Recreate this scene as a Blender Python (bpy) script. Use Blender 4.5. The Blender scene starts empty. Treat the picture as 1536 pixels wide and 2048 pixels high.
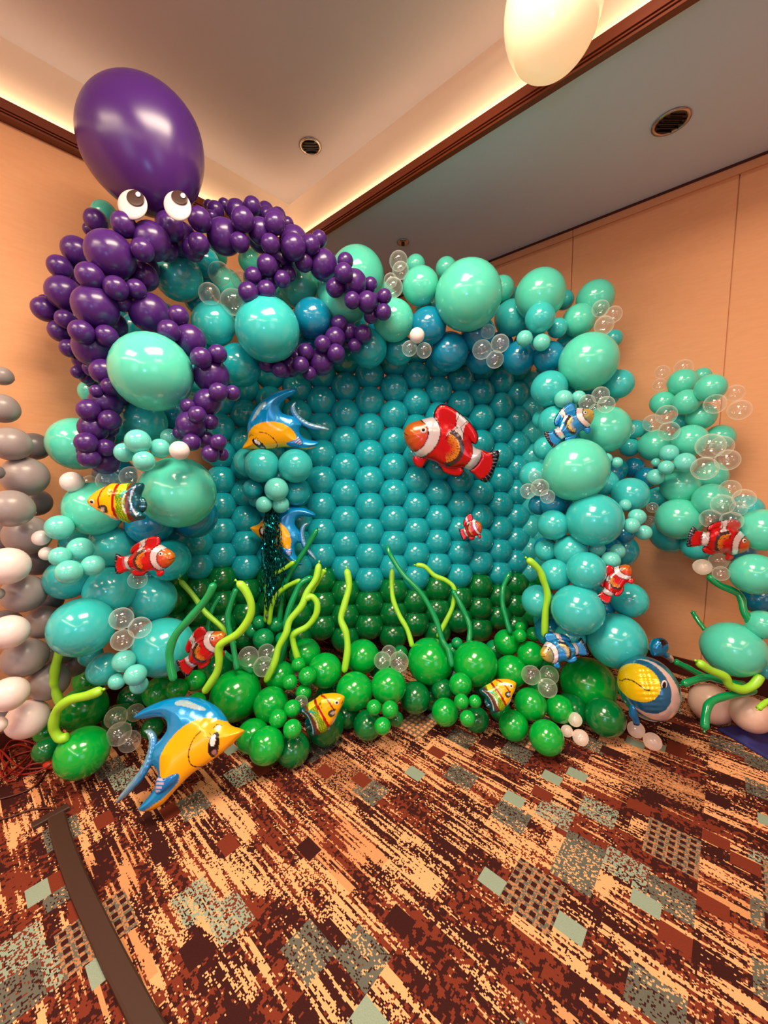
import bpy, bmesh, math, random
import numpy as np
from mathutils import Vector, Matrix
random.seed(7)
C = bpy.context.scene.collection
S = bpy.context.scene
PI = math.pi

# ------------------------------------------------------------------ camera
FPX, PITCH, ROLL, YAW, EYE = 778.2, .10905, -.01277, .84168, 1.3
def cam_axes():
    cy, sy = math.cos(YAW), math.sin(YAW)
    fwd = Vector((sy*math.cos(PITCH), cy*math.cos(PITCH), -math.sin(PITCH)))
    right = Vector((cy, -sy, 0)); up = right.cross(fwd)
    c, s = math.cos(ROLL), math.sin(ROLL)
    return c*right+s*up, -s*right+c*up, fwd
AX, AY, AZ = cam_axes()
O = Vector((0, 0, EYE))
cam = bpy.data.cameras.new('camera'); co = bpy.data.objects.new('camera', cam); C.objects.link(co)
co.matrix_world = Matrix.Translation(O) @ Matrix((AX, AY, -AZ)).transposed().to_4x4()
cam.sensor_fit = 'VERTICAL'; cam.sensor_height = 24; cam.lens = FPX/2048*24
cam.clip_start = .02; S.camera = co
def ray(x, y): return AX*((x-768)/FPX) - AY*((y-1024)/FPX) + AZ
def at(x, y, d): return O + ray(x, y)*d          # the point of the room d metres ahead along that line of sight
def on(x, y, axis, val):
    r = ray(x, y); return O + r*((val-O[axis])/r[axis])

# ------------------------------------------------------------------ room sizes
XR, YL, ZL, ZU, XF = 2.973, 2.53, 2.90, 3.221, 1.842
XB, YB = -4.2, -4.2          # the far sides of the ballroom behind the camera
TX, TY = -2.7, -2.7          # near edges of the raised tray

# ------------------------------------------------------------------ light and exposure
WARM = (1.0, .64, .36)
S.view_settings.view_transform = 'Standard'; S.view_settings.look = 'None'
S.view_settings.exposure = 0.0; S.view_settings.gamma = 1; S.view_settings.use_curve_mapping = False
w = bpy.data.worlds.new('world'); S.world = w; w.use_nodes = True
w.node_tree.nodes['Background'].inputs[0].default_value = (.55, .65, .9, 1)
w.node_tree.nodes['Background'].inputs[1].default_value = .0
S.cycles.use_denoising = True
S.cycles.max_bounces = 10; S.cycles.transparent_max_bounces = 24
S.cycles.caustics_reflective = False; S.cycles.caustics_refractive = False
S.cycles.sample_clamp_indirect = 6
def area(name, loc, direction, sx, sy, power, color):
    l = bpy.data.lights.new(name, 'AREA'); l.shape = 'RECTANGLE'; l.size = sx; l.size_y = sy
    l.energy = power; l.color = color
    o = bpy.data.objects.new(name, l); C.objects.link(o)
    o.location = loc; o.rotation_euler = Vector(direction).to_track_quat('-Z', 'Y').to_euler()
    return o
def strip(name, a, b, direction, power):
    a, b = Vector(a), Vector(b); u = (b-a).normalized(); z = -Vector(direction).normalized()
    y = z.cross(u).normalized(); z = u.cross(y)
    o = area(name, (0, 0, 0), (0, 0, -1), (b-a).length, .03, power, WARM if power < 20 else (1, .82, .62))
    o.matrix_world = Matrix.Translation((a+b)/2) @ Matrix((u, y, z)).transposed().to_4x4()
COVE = 7.5
strip('cove_light', (1.82, TY, 2.932), (1.82, 2.47, 2.932), (.55, 0, 1), COVE)
strip('cove_light', (TX, 2.50, 2.930), (1.80, 2.50, 2.930), (0, .55, 1), COVE)
# two unseen cove runs behind the camera, brightened and turned inward for balloon highlights
strip('cove_light', (TX+.06, TY, 3.0), (TX+.06, 2.3, 3.0), (1, 0, -.75), 40)
strip('cove_light', (TX, TY+.06, 3.0), (1.7, TY+.06, 3.0), (0, 1, -.75), 10)
# unseen overhead area lights, added as key light and for rectangular highlights
area('added_key_light', (.40, .45, 3.16), (0, 0, -1), 1.15, .75, 100, (1, .80, .59))
area('added_key_light', (.55, -1.7, 3.16), (0, 0, -1), 1.15, .75, 26, (1, .80, .59))
area('added_key_light', (-1.5, 1.2, 3.16), (0, 0, -1), .75, 1.15, 60, (1, .78, .55))
# the small cool light that every balloon mirrors: it stands a little behind the camera
l = bpy.data.lights.new('cool_spot', 'POINT'); l.energy = 18; l.color = (.26, .58, 1.0); l.shadow_soft_size = .045
o = bpy.data.objects.new('cool_spot', l); C.objects.link(o); o.location = O - ray(1154, 940)*.85

# added cool fill panels at the two unseen far walls
for loc, dr in (((XB+.06, -.8, 1.7), (1, 0, -.05)), ((-.8, YB+.06, 1.7), (0, 1, -.05))):
    area('cool_fill', loc, dr, 1.6, 1.9, 20, (.50, .72, 1.0))

# ------------------------------------------------------------------ materials
def lin(c):
    return tuple(((v/255+.055)/1.055)**2.4 if v > 10 else v/255/12.92 for v in c)
def rgba(c): return (*lin(c), 1)
MATS = {}
def mat(name, col, rough=.5, metal=0, spec=.5, coat=0, sss=0, trans=None):
    m = bpy.data.materials.new(name); m.use_nodes = True; p = m.node_tree.nodes['Principled BSDF']
    p.inputs['Base Color'].default_value = rgba(col); p.inputs['Roughness'].default_value = rough
    p.inputs['Metallic'].default_value = metal; p.inputs['Specular IOR Level'].default_value = spec
    p.inputs['Coat Weight'].default_value = coat; p.inputs['Coat Roughness'].default_value = .08
    MATS[name] = m; return m
def latex(name, col, rough=.15, spec=.8):
    """balloon rubber: even colour with a very faint mottle, soft gloss"""
    m = mat(name, col, rough, spec=spec); nt = m.node_tree; p = nt.nodes['Principled BSDF']
    n = nt.nodes.new('ShaderNodeTexNoise'); n.inputs['Scale'].default_value = 3; n.inputs['Detail'].default_value = 3
    tc = nt.nodes.new('ShaderNodeTexCoord'); nt.links.new(tc.outputs['Object'], n.inputs['Vector'])
    mx = nt.nodes.new('ShaderNodeMix'); mx.data_type = 'RGBA'
    a = lin(col); mx.inputs['A'].default_value = (*[v*.93 for v in a], 1); mx.inputs['B'].default_value = (*[min(1, v*1.07) for v in a], 1)
    nt.links.new(n.outputs['Fac'], mx.inputs['Factor']); nt.links.new(mx.outputs['Result'], p.inputs['Base Color'])
    return m
latex('mint', (88, 215, 190)); latex('turquoise', (54, 192, 194)); latex('teal', (22, 168, 182))
latex('blue', (12, 134, 174)); latex('robin', (105, 215, 205))
latex('purple', (70, 32, 110), .26, .55); latex('green', (0, 172, 58)); latex('dark_green', (0, 116, 52)); latex('lime', (160, 228, 50), .35)
latex('jade', (0, 150, 85)); latex('grey', (150, 140, 140), .32, .5); latex('dark_grey', (112, 106, 112), .32, .5)
latex('white', (240, 222, 220), .32, .5); latex('sand', (226, 190, 172), .3, .5); latex('pearl', (236, 228, 226), .3)
def clear_mat(name, haze, tint=(240, 240, 240)):
    """thin clear rubber: see-through in the middle, milkier along the rim, glossy"""
    m = bpy.data.materials.new(name); m.use_nodes = True; nt = m.node_tree; nt.nodes.clear()
    out = nt.nodes.new('ShaderNodeOutputMaterial'); tr = nt.nodes.new('ShaderNodeBsdfTransparent')
    tr.inputs[0].default_value = (.97, .97, .96, 1)
    d1 = nt.nodes.new('ShaderNodeBsdfDiffuse'); d1.inputs[0].default_value = rgba(tint); d2 = nt.nodes.new('ShaderNodeBsdfTranslucent'); d2.inputs[0].default_value = rgba(tint)
    df = nt.nodes.new('ShaderNodeAddShader'); nt.links.new(d1.outputs[0], df.inputs[0]); nt.links.new(d2.outputs[0], df.inputs[1])
    lw = nt.nodes.new('ShaderNodeLayerWeight'); lw.inputs['Blend'].default_value = .5
    pw = nt.nodes.new('ShaderNodeMath'); pw.operation = 'POWER'; pw.inputs[1].default_value = 3.0
    ml = nt.nodes.new('ShaderNodeMath'); ml.operation = 'MULTIPLY_ADD'; ml.inputs[1].default_value = .42; ml.inputs[2].default_value = haze
    nt.links.new(lw.outputs['Facing'], pw.inputs[0]); nt.links.new(pw.outputs[0], ml.inputs[0])
    mx = nt.nodes.new('ShaderNodeMixShader'); nt.links.new(ml.outputs[0], mx.inputs[0]); nt.links.new(tr.outputs[0], mx.inputs[1]); nt.links.new(df.outputs[0], mx.inputs[2])
    gl = nt.nodes.new('ShaderNodeBsdfGlossy'); gl.inputs['Roughness'].default_value = .06
    fr = nt.nodes.new('ShaderNodeValue'); fr.outputs[0].default_value = .085
    m2 = nt.nodes.new('ShaderNodeMixShader'); nt.links.new(fr.outputs[0], m2.inputs[0]); nt.links.new(mx.outputs[0], m2.inputs[1]); nt.links.new(gl.outputs[0], m2.inputs[2])
    nt.links.new(m2.outputs[0], out.inputs[0]); MATS[name] = m; return m
clear_mat('clear', .05); clear_mat('frosted', .42, (244, 232, 226))
mat('wood', (112, 48, 20), .35); mat('wood_dark', (70, 24, 12), .4); mat('metal_dark', (60, 52, 50), .35, .8)
mat('metal', (190, 180, 170), .25, .9); mat('white_paint', (235, 230, 225), .5); mat('black', (18, 12, 12), .4)
mat('eye_white', (222, 206, 208), .35); mat('eye_dark', (62, 38, 34), .4); mat('glint', (255, 255, 255), .3)
mat('strap', (60, 34, 24), .6); mat('red_cord', (150, 35, 25), .45); mat('plug', (225, 70, 40), .4); mat('navy', (40, 40, 110), .7)

def noise_wall(name, c1, c2, scale, rough, bump):
    m = mat(name, c1, rough, spec=.3); nt = m.node_tree; p = nt.nodes['Principled BSDF']
    tc = nt.nodes.new('ShaderNodeTexCoord'); mp = nt.nodes.new('ShaderNodeMapping'); mp.inputs['Scale'].default_value = (1, 1, 6)
    n = nt.nodes.new('ShaderNodeTexNoise'); n.inputs['Scale'].default_value = scale; n.inputs['Detail'].default_value = 6
    nt.links.new(tc.outputs['Object'], mp.inputs[0]); nt.links.new(mp.outputs[0], n.inputs['Vector'])
    mx = nt.nodes.new('ShaderNodeMix'); mx.data_type = 'RGBA'; mx.inputs['A'].default_value = rgba(c1); mx.inputs['B'].default_value = rgba(c2)
    nt.links.new(n.outputs['Fac'], mx.inputs['Factor']); nt.links.new(mx.outputs['Result'], p.inputs['Base Color'])
    b = nt.nodes.new('ShaderNodeBump'); b.inputs['Strength'].default_value = bump; b.inputs['Distance'].default_value = .002
    nt.links.new(n.outputs['Fac'], b.inputs['Height']); nt.links.new(b.outputs[0], p.inputs['Normal'])
    return m
noise_wall('wall_cover', (226, 160, 112), (234, 172, 124), 14, .62, .35)
noise_wall('cove_paint', (240, 222, 200), (236, 216, 192), 3, .6, .05)
noise_wall('ceiling_paint', (196, 190, 196), (188, 184, 192), 2, .75, .05)
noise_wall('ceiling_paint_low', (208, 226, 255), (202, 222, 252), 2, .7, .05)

# carpet: stripes that run along the room's y direction, speckle, plain blocks and dotted blocks
def carpet():
    m = bpy.data.materials.new('carpet'); m.use_nodes = True; nt = m.node_tree; N = nt.nodes; L = nt.links
    p = N['Principled BSDF']; p.inputs['Roughness'].default_value = .95; p.inputs['Specular IOR Level'].default_value = .1
    geo = N.new('ShaderNodeNewGeometry'); sep = N.new('ShaderNodeSeparateXYZ'); L.new(geo.outputs['Position'], sep.inputs[0])
    def M(op, a, b=None, c=None):
        n = N.new('ShaderNodeMath'); n.operation = op
        for i, v in enumerate((a, b, c)):
            if v is None: continue
            if isinstance(v, (int, float)): n.inputs[i].default_value = v
            else: L.new(v, n.inputs[i])
        return n.outputs[0]
    X, Y = sep.outputs[0], sep.outputs[1]
    def vec(a, b, c=0.0):
        n = N.new('ShaderNodeCombineXYZ')
        for i, v in enumerate((a, b, c)):
            if isinstance(v, (int, float)): n.inputs[i].default_value = v
            else: L.new(v, n.inputs[i])
        return n.outputs[0]
    def noise(v, scale, detail=2, rough=.5):
        n = N.new('ShaderNodeTexNoise'); n.inputs['Scale'].default_value = scale; n.inputs['Detail'].default_value = detail; n.inputs['Roughness'].default_value = rough
        L.new(v, n.inputs['Vector']); return n.outputs['Fac']
    def white(v):
        n = N.new('ShaderNodeTexWhiteNoise'); n.noise_dimensions = '3D'; L.new(v, n.inputs['Vector']); return n.outputs['Value']
    def cell(sx, sy, seed):          # one random number for each block sx by sy, rows shifted
        iy = M('FLOOR', M('DIVIDE', Y, sy)); sh = M('MULTIPLY', white(vec(iy, seed, 3.3)), sx)
        ix = M('FLOOR', M('DIVIDE', M('ADD', X, sh), sx)); return white(vec(ix, iy, seed))
    def mix(f, a, b):
        n = N.new('ShaderNodeMix'); n.data_type = 'RGBA'
        if isinstance(f, (int, float)): n.inputs['Factor'].default_value = f
        else: L.new(f, n.inputs['Factor'])
        for k, v in (('A', a), ('B', b)):
            if isinstance(v, tuple): n.inputs[k].default_value = rgba(v)
            else: L.new(v, n.inputs[k])
        return n.outputs['Result']
    PEACH, RUST, MAROON, OLIVE, SAGE, TAN = (232, 168, 118), (118, 50, 34), (58, 26, 24), (98, 98, 88), (142, 158, 140), (178, 122, 84)
    q = .0034                        # the yarn's own grid
    qx = M('MULTIPLY', M('FLOOR', M('DIVIDE', X, q)), q); qy = M('MULTIPLY', M('FLOOR', M('DIVIDE', Y, q*1.3)), q*1.3)
    pos = vec(qx, qy)
    fine = white(vec(qx, qy, 7.7)); speck = noise(pos, 105, 3, .75)
    stripe = noise(vec(qx, M('MULTIPLY', qy, .05)), 82, 1)
    dash = noise(vec(qx, M('MULTIPLY', qy, .22), 4.0), 30, 2)
    big = noise(vec(qx, M('MULTIPLY', qy, .8)), 2.6, 2)
    r1 = cell(.17, .26, 1.0); r2 = cell(.055, .075, 2.0); r3 = cell(.10, .12, 5.0); r4 = cell(.075, .20, 12.0)
    # amount of light yarn: streaks broken into flecks, area by area more striped or more flecked
    wst = M('ADD', .36, M('MULTIPLY', r1, .46)); wsp = M('SUBTRACT', 1.0, wst)
    s = M('ADD', M('MULTIPLY', stripe, wst), M('MULTIPLY', speck, wsp)); s = M('ADD', s, M('MULTIPLY', M('SUBTRACT', dash, .5), .35))
    s = M('ADD', s, M('MULTIPLY', M('SUBTRACT', fine, .5), .07))
    lvl = M('ADD', .556, M('MULTIPLY', M('SUBTRACT', .5, big), .30)); lvl = M('ADD', lvl, M('MULTIPLY', M('SUBTRACT', r4, .55), .16))
    light = M('GREATER_THAN', s, lvl)
    shade = M('ADD', M('MULTIPLY', noise(pos, 60, 2), .6), M('MULTIPLY', noise(vec(qx, M('MULTIPLY', qy, .3), 2.0), 12, 2), .4))
    base = mix(M('GREATER_THAN', shade, M('ADD', .46, M('MULTIPLY', r3, .12))), MAROON, RUST)
    col = mix(light, base, mix(M('GREATER_THAN', r1, .72), PEACH, (206, 144, 98)))
    # areas of tan flecks, areas of grey green with flecks of everything
    tanm = M('MULTIPLY', M('GREATER_THAN', r1, .86), M('GREATER_THAN', speck, .50)); col = mix(tanm, col, TAN)
    om = M('MULTIPLY', M('GREATER_THAN', r3, .90), M('LESS_THAN', M('ADD', speck, M('MULTIPLY', M('SUBTRACT', fine, .5), .12)), .55)); col = mix(om, col, OLIVE)
    om2 = M('MULTIPLY', M('LESS_THAN', r3, .05), M('GREATER_THAN', speck, .49)); col = mix(om2, col, SAGE)
    # small plain blocks
    col = mix(M('GREATER_THAN', r2, .965), col, RUST)
    col = mix(M('MULTIPLY', M('GREATER_THAN', r2, .93), M('LESS_THAN', r2, .95)), col, MAROON)
    col = mix(M('LESS_THAN', r2, .012), col, SAGE)
    # dotted blocks
    dc = cell(.17, .15, 9.0); dm = M('GREATER_THAN', dc, .975)
    fx = M('FRACT', M('DIVIDE', X, .028)); fy = M('FRACT', M('DIVIDE', Y, .028))
    dot = M('MULTIPLY', M('GREATER_THAN', fx, .45), M('GREATER_THAN', fy, .42))
    col = mix(M('MULTIPLY', dm, M('SUBTRACT', 1.0, dot)), col, mix(M('GREATER_THAN', speck, .5), OLIVE, TAN))
    col = mix(M('MULTIPLY', dm, dot), col, mix(M('GREATER_THAN', M('FRACT', M('MULTIPLY', dc, 57.0)), .4), PEACH, MAROON))
    L.new(col, p.inputs['Base Color'])
    b = N.new('ShaderNodeBump'); b.inputs['Strength'].default_value = .5; b.inputs['Distance'].default_value = .004
    L.new(noise(geo.outputs['Position'], 260, 2), b.inputs['Height']); L.new(b.outputs[0], p.inputs['Normal'])
    MATS['carpet'] = m
carpet()

# ------------------------------------------------------------------ mesh helpers
def link(name, me, m=None, parent=None, smooth=False):
    o = bpy.data.objects.new(name, me); C.objects.link(o)
    if m: me.materials.append(MATS[m] if isinstance(m, str) else m)
    if parent: o.parent = parent
    if smooth:
        me.polygons.foreach_set('use_smooth', [True]*len(me.polygons))
    return o
def obj(name, bm, m, parent=None, smooth=False):
    me = bpy.data.meshes.new(name); bm.to_mesh(me); bm.free(); return link(name, me, m, parent, smooth)
def box(bm, lo, hi):
    r = bmesh.ops.create_cube(bm, size=1); lo, hi = Vector(lo), Vector(hi)
    for v in r['verts']: v.co = Vector((v.co.x*(hi.x-lo.x), v.co.y*(hi.y-lo.y), v.co.z*(hi.z-lo.z))) + (lo+hi)/2
def boxes(name, bs, m, parent=None, kind=None):
    bm = bmesh.new()
    for lo, hi in bs: box(bm, lo, hi)
    o = obj(name, bm, m, parent)
    if kind: o['kind'] = kind
    return o
def empty(name, loc):
    o = bpy.data.objects.new(name, None); C.objects.link(o); o.location = loc; o.empty_display_size = .05; return o
def tag(o, label, cat, group=None):
    o['label'] = label; o['category'] = cat
    if group: o['group'] = group
    return o
def lathe(bm, prof, mat4=Matrix(), n=32, caps=True):
    rings = []
    for r, z in prof:
        rings.append([bm.verts.new(mat4 @ Vector((r*math.cos(2*PI*k/n), r*math.sin(2*PI*k/n), z))) for k in range(n)])
    for a, b in zip(rings, rings[1:]):
        for k in range(n):
            try: bm.faces.new((a[k], a[(k+1) % n], b[(k+1) % n], b[k]))
            except ValueError: pass
    for ring, rev in ((rings[0], True), (rings[-1], False)) if caps else ():
        try: bm.faces.new(ring[::-1] if rev else ring)
        except ValueError: pass
def catmull(pts, n=8, closed=False):
    pts = [Vector(p) for p in pts]; out = []; k = len(pts)
    rng = range(k) if closed else range(k-1)
    for i in rng:
        if closed: a, b, c, d = pts[i-1], pts[i], pts[(i+1) % k], pts[(i+2) % k]
        else: a, b, c, d = pts[max(0, i-1)], pts[i], pts[i+1], pts[min(k-1, i+2)]
        for j in range(n):
            t = j/n
            out.append(.5*((2*b)+(c-a)*t+(2*a-5*b+4*c-d)*t*t+(3*b-a-3*c+d)*t**3))
    if not closed: out.append(pts[-1])
    return out
def tube(bm, path, rad, n=12):
    """a closed tube through the points of path; rad is a number or one per point"""
    m = len(path); rad = rad if isinstance(rad, list) else [rad]*m
    t0 = (path[1]-path[0]).normalized(); up = Vector((0, 0, 1)) if abs(t0.z) < .9 else Vector((1, 0, 0))
    nrm = t0.cross(up).normalized(); rings = []
    for i, p in enumerate(path):
        t = (path[min(m-1, i+1)]-path[max(0, i-1)]).normalized()
        nrm = (nrm - t*nrm.dot(t)).normalized(); bn = t.cross(nrm)
        rings.append([bm.verts.new(p + (nrm*math.cos(2*PI*k/n)+bn*math.sin(2*PI*k/n))*rad[i]) for k in range(n)])
    for a, b in zip(rings, rings[1:]):
        for k in range(n): bm.faces.new((a[k], a[(k+1) % n], b[(k+1) % n], b[k]))
    bm.faces.new(rings[0][::-1]); bm.faces.new(rings[-1])

# ------------------------------------------------------------------ the room
T = .12
boxes('floor', [((XB-T, YB-T, -.1), (XR+T, YL+T, 0))], 'carpet', kind='structure')
boxes('wall_left', [((XB-T, YL, 0), (XR+T, YL+T, 2.90))], 'wall_cover', kind='structure')
boxes('trim_1', [((XB-T, YL, 2.90), (XF, YL+T, 3.3))], 'cove_paint', kind='structure')
Y0, Y1 = .071, .906
boxes('wall_right', [((XR, a+.003, 0), (XR+T, b-.003, ZL)) for a, b in ((YB, Y0-1.67), (Y0-1.67, Y0-.835), (Y0-.835, Y0), (Y0, Y1), (Y1, Y1+.835), (Y1+.835, YL))]
      + [((XR+.012, YB, 0), (XR+T, YL, ZL))], 'wall_cover', kind='structure')
boxes('wall_back', [((XB-T, YB-T, 0), (XB, YL+T, 3.3))], 'wall_cover', kind='structure')
boxes('wall_front', [((XB-T, YB-T, 0), (XR+T, YB, 3.3))], 'wall_cover', kind='structure')
boxes('ceiling', [((TX-.1, TY-.1, ZU), (XF+.1, YL+T, ZU+.1))], 'ceiling_paint', kind='structure')
boxes('ceiling_lower', [((XF, YB, ZL), (XR+T, YL+T, ZL+.5)), ((XB, YB, ZL), (TX, YL+T, ZL+.5)), ((TX, YB, ZL), (XF, TY, ZL+.5))], 'ceiling_paint_low', kind='structure')
# the faces of the tray, painted cream
boxes('trim_2', [((XF-.004, TY, ZL+.001), (XF, YL, ZU)), ((TX, TY, ZL+.001), (TX+.004, YL, ZU)), ((TX, TY, ZL+.001), (XF, TY+.004, ZU))], 'cove_paint', kind='structure')
# stained wood cove moulding: three bands
def molding(name, axis, front, wallp, a, b, z0, z1):
    s = 1 if wallp > front else -1; bs = []
    h = z1-z0
    for f0, f1, off in ((0, .16, .012), (.2, .30, .006), (.34, 1, 0)):
        lo, hi = front+s*off, wallp+s*.0
        lo, hi = min(lo, hi), max(lo, hi)
        if axis == 0: bs.append(((lo, a, z0+h*f0), (hi, b, z0+h*f1)))
        else: bs.append(((a, lo, z0+h*f0), (b, hi, z0+h*f1)))
    lo, hi = min(front+s*.018, wallp), max(front+s*.018, wallp)
    bs.append(((lo, a, z0+h*.1), (hi, b, z1-.001)) if axis == 0 else ((a, lo, z0+h*.1), (b, hi, z1-.001)))
    return boxes(name, bs, 'wood', kind='structure')
molding('trim_3', 0, 1.80, XF, TY, 2.47, 2.8635, 2.927)
molding('trim_4', 1, 2.47, YL, TX, 1.842, 2.862, 2.925)
molding('trim_5', 0, TX+.042, TX, TY, 2.47, 2.8635, 2.927)
molding('trim_6', 1, TY+.042, TY, TX, 1.84, 2.8635, 2.927)
# crown strip and dark reveal on the plain wall, skirting
boxes('trim_7', [((XR-.012, a+.0015, ZL-.055), (XR, b-.0015, ZL-.012)) for a, b in ((YB, Y0-1.67), (Y0-1.67, Y1-1.67), (Y1-1.67, Y1), (Y1, YL))], 'wall_cover', kind='structure')
boxes('trim_8', [((XR-.02, YB, ZL-.012), (XR, YL, ZL))], 'wood_dark', kind='structure')
boxes('baseboard_right', [((XR-.014, YB, 0), (XR, YL, .10))], 'wood_dark', kind='structure')
boxes('baseboard_left', [((XB, YL-.014, 0), (XR-.014, YL, .10))], 'wood_dark', kind='structure')

# ------------------------------------------------------------------ ceiling fittings
def downlight(p, r, label, z):
    t = tag(empty('recessed_downlight', (p.x, p.y, z)), label, 'light', 'unlit recessed ceiling lights')
    bm = bmesh.new(); lathe(bm, [(r*1.0, -.001), (r*1.22, -.001), (r*1.25, -.006), (r*1.0, -.008), (r*1.0, -.001)], n=40, caps=False); obj('trim_ring', bm, 'metal', t, True)
    bm = bmesh.new(); lathe(bm, [(r*1.0, -.003), (r*.97, -.004), (r*.75, -.007), (r*.72, -.007)], n=40, caps=False); obj('reflector', bm, 'metal_dark', t, True)
    bm = bmesh.new(); lathe(bm, [(r*.99, -.0035), (r*.99, -.0025)], n=40); obj('recess_shade_disc', bm, 'black', t)  # flat black disc: the shade inside the fitting is put into its colour
    for k in range(5):
        bm = bmesh.new(); x = (k-2)*r*.36; h = math.sqrt(max(0, r*r*.85-x*x))
        box(bm, (x-r*.025, -h, -.012), (x+r*.025, h, -.006)); obj('baffle', bm, 'black', t).rotation_euler.z = .75
    return t
p = on(621, 292, 2, ZU); downlight(p, .052, 'round unlit recessed light in the raised tray ceiling above the octopus arms', ZU)
p = on(1342, 243, 2, ZL); downlight(p, .062, 'round unlit recessed light in the lower grey ceiling above the plain wall', ZL)
p = on(806, 484, 2, ZL)
t = tag(empty('sprinkler_head', (p.x, p.y, ZL)), 'tiny brass ceiling sprinkler cap above the balloon arch', 'sprinkler')
bm = bmesh.new(); lathe(bm, [(.04, -.001), (.042, -.006), (.03, -.01), (.001, -.01)], n=28); obj('cover_plate', bm, 'metal', t, True)
bm = bmesh.new(); lathe(bm, [(.012, -.01), (.012, -.022), (.001, -.024)], n=16); obj('nozzle', bm, 'metal_dark', t, True)

# invented housings and frames around the added key lights and cool fill panels
for n_, (x_, y_, sx_, sy_, lab) in enumerate(((.40, .45, 1.15, .75, 'added rectangular light panel on the tray ceiling above the octopus side'), (.55, -1.7, 1.15, .75, 'added rectangular light panel on the tray ceiling towards the front wall'), (-1.5, 1.2, .75, 1.15, 'added rectangular light panel on the tray ceiling along the octopus wall'))):
    t = tag(empty('added_light_panel', (x_, y_, ZU)), lab, 'light'); hx, hy = sx_/2+.01, sy_/2+.01
    boxes('housing', [((-hx, -hy, -.05), (hx, hy, 0))], 'white_paint', t)
    boxes('frame', [((-hx-.03, -hy-.03, -.075), (hx+.03, -hy, 0)), ((-hx-.03, hy, -.075), (hx+.03, hy+.03, 0)), ((-hx-.03, -hy, -.075), (-hx, hy, 0)), ((hx, -hy, -.075), (hx+.03, hy, 0))], 'metal', t)
boxes('fill_frame_1', [((XB, -1.62, .74), (XB+.05, -1.6, 2.66)), ((XB, 0, .74), (XB+.05, .02, 2.66)), ((XB, -1.62, .72), (XB+.08, .02, .74)), ((XB, -1.62, 2.66), (XB+.05, .02, 2.68))], 'white_paint', kind='structure')
boxes('fill_frame_2', [((-1.62, YB, .74), (-1.6, YB+.05, 2.66)), ((0, YB, .74), (.02, YB+.05, 2.66)), ((-1.62, YB, .72), (.02, YB+.08, .74)), ((-1.62, YB, 2.66), (.02, YB+.05, 2.68))], 'white_paint', kind='structure')

# pendant lamp: milky glass with its lit bulb inside
pm = bpy.data.materials.new('lamp_glass'); pm.use_nodes = True; pp = pm.node_tree.nodes['Principled BSDF']
pp.inputs['Base Color'].default_value = rgba((240, 215, 185)); pp.inputs['Roughness'].default_value = .2
pp.inputs['Emission Color'].default_value = rgba((255, 206, 150)); pp.inputs['Emission Strength'].default_value = .62; MATS['lamp_glass'] = pm
pc = at(1105, 14, 1.36)
t = tag(empty('pendant_lamp', (pc.x, pc.y, ZU)), 'glowing milky glass pendant lamp hanging in the raised ceiling tray', 'lamp')
bm = bmesh.new(); prof = [(.001, -.20)] + [(.162*math.sin(a)*(1+.06*math.cos(a)), -.20*math.cos(a)) for a in [PI*k/28 for k in range(1, 27)]] + [(.03, .205), (.03, .23), (.001, .23)]
lathe(bm, prof, Matrix.Translation((0, 0, pc.z-ZU)), 48); obj('glass_shade', bm, 'lamp_glass', t, True)
bm = bmesh.new(); lathe(bm, [(.006, pc.z-ZU+.2), (.006, -.01)], n=10); obj('cord', bm, 'metal_dark', t)
bm = bmesh.new(); lathe(bm, [(.001, -.03), (.05, -.028), (.06, -.001)], n=28); obj('canopy', bm, 'metal', t, True)

# ------------------------------------------------------------------ balloons
def balloon_mesh(key, n=28, m=18, egg=.06, tall=1.06):
    """round rubber balloon of radius 1 with its neck and rolled lip towards -Z"""
    bm = bmesh.new(); prof = []
    for k in range(m+1):
        a = PI*(k+.0)/m
        z = math.cos(a); r = math.sin(a)
        z *= tall if z < 0 else 1.0
        r *= 1-egg*max(0, -z)**1.5
        prof.append((max(r, .001), z))
    prof = prof[:-1]; prof[-1] = (max(prof[-1][0]*.7, .07), prof[-1][1])
    prof += [(.05, -tall-.03), (.045, -tall-.06), (.085, -tall-.09), (.08, -tall-.12), (.02, -tall-.12)]
    lathe(bm, prof[::-1], n=n)
    me = bpy.data.meshes.new('balloon_'+key); bm.to_mesh(me); bm.free()
    me.materials.append(MATS[key]); me.polygons.foreach_set('use_smooth', [True]*len(me.polygons)); return me
BM = {}; GROW = 1.05
def balloon(name, px, py, r, d, key, away=None, parent=None, stretch=1.0):
    """a balloon of seen radius r at depth d; its neck points away (towards the garland's core)"""
    sec = math.sqrt(1+((px-768)/FPX)**2+((py-1024)/FPX)**2)
    R = r*d/FPX*2/(1+sec)*GROW
    dl = (YL-.012-R)/ray(px, py).y if ray(px, py).y > 0 else 99
    dr = (XR-.012-R)/ray(px, py).x if ray(px, py).x > 0 else 99
    df = (EYE-R)/-ray(px, py).z if ray(px, py).z < 0 else 99
    d2 = min(d, dl, dr, df); R *= d2/d; c = at(px, py, d2)
    if key not in BM: BM[key] = balloon_mesh(key)
    o = bpy.data.objects.new(name, BM[key]); C.objects.link(o)
    if away is None:
        away = AZ + Vector((random.uniform(-.35, .35), random.uniform(-.35, .35), random.uniform(-.35, .35)))
    q = (-Vector(away)).to_track_quat('Z', 'Y')
    if parent: c = c - parent.location
    o.matrix_world = Matrix.Translation(c) @ q.to_matrix().to_4x4() @ Matrix.Diagonal((R, R, R*stretch, 1))
    o['_p'] = (px, py, r, d2)
    if parent: o.parent = parent
    return o
def interp(v, xs, ys): return float(np.interp(v, xs, ys))
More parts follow.
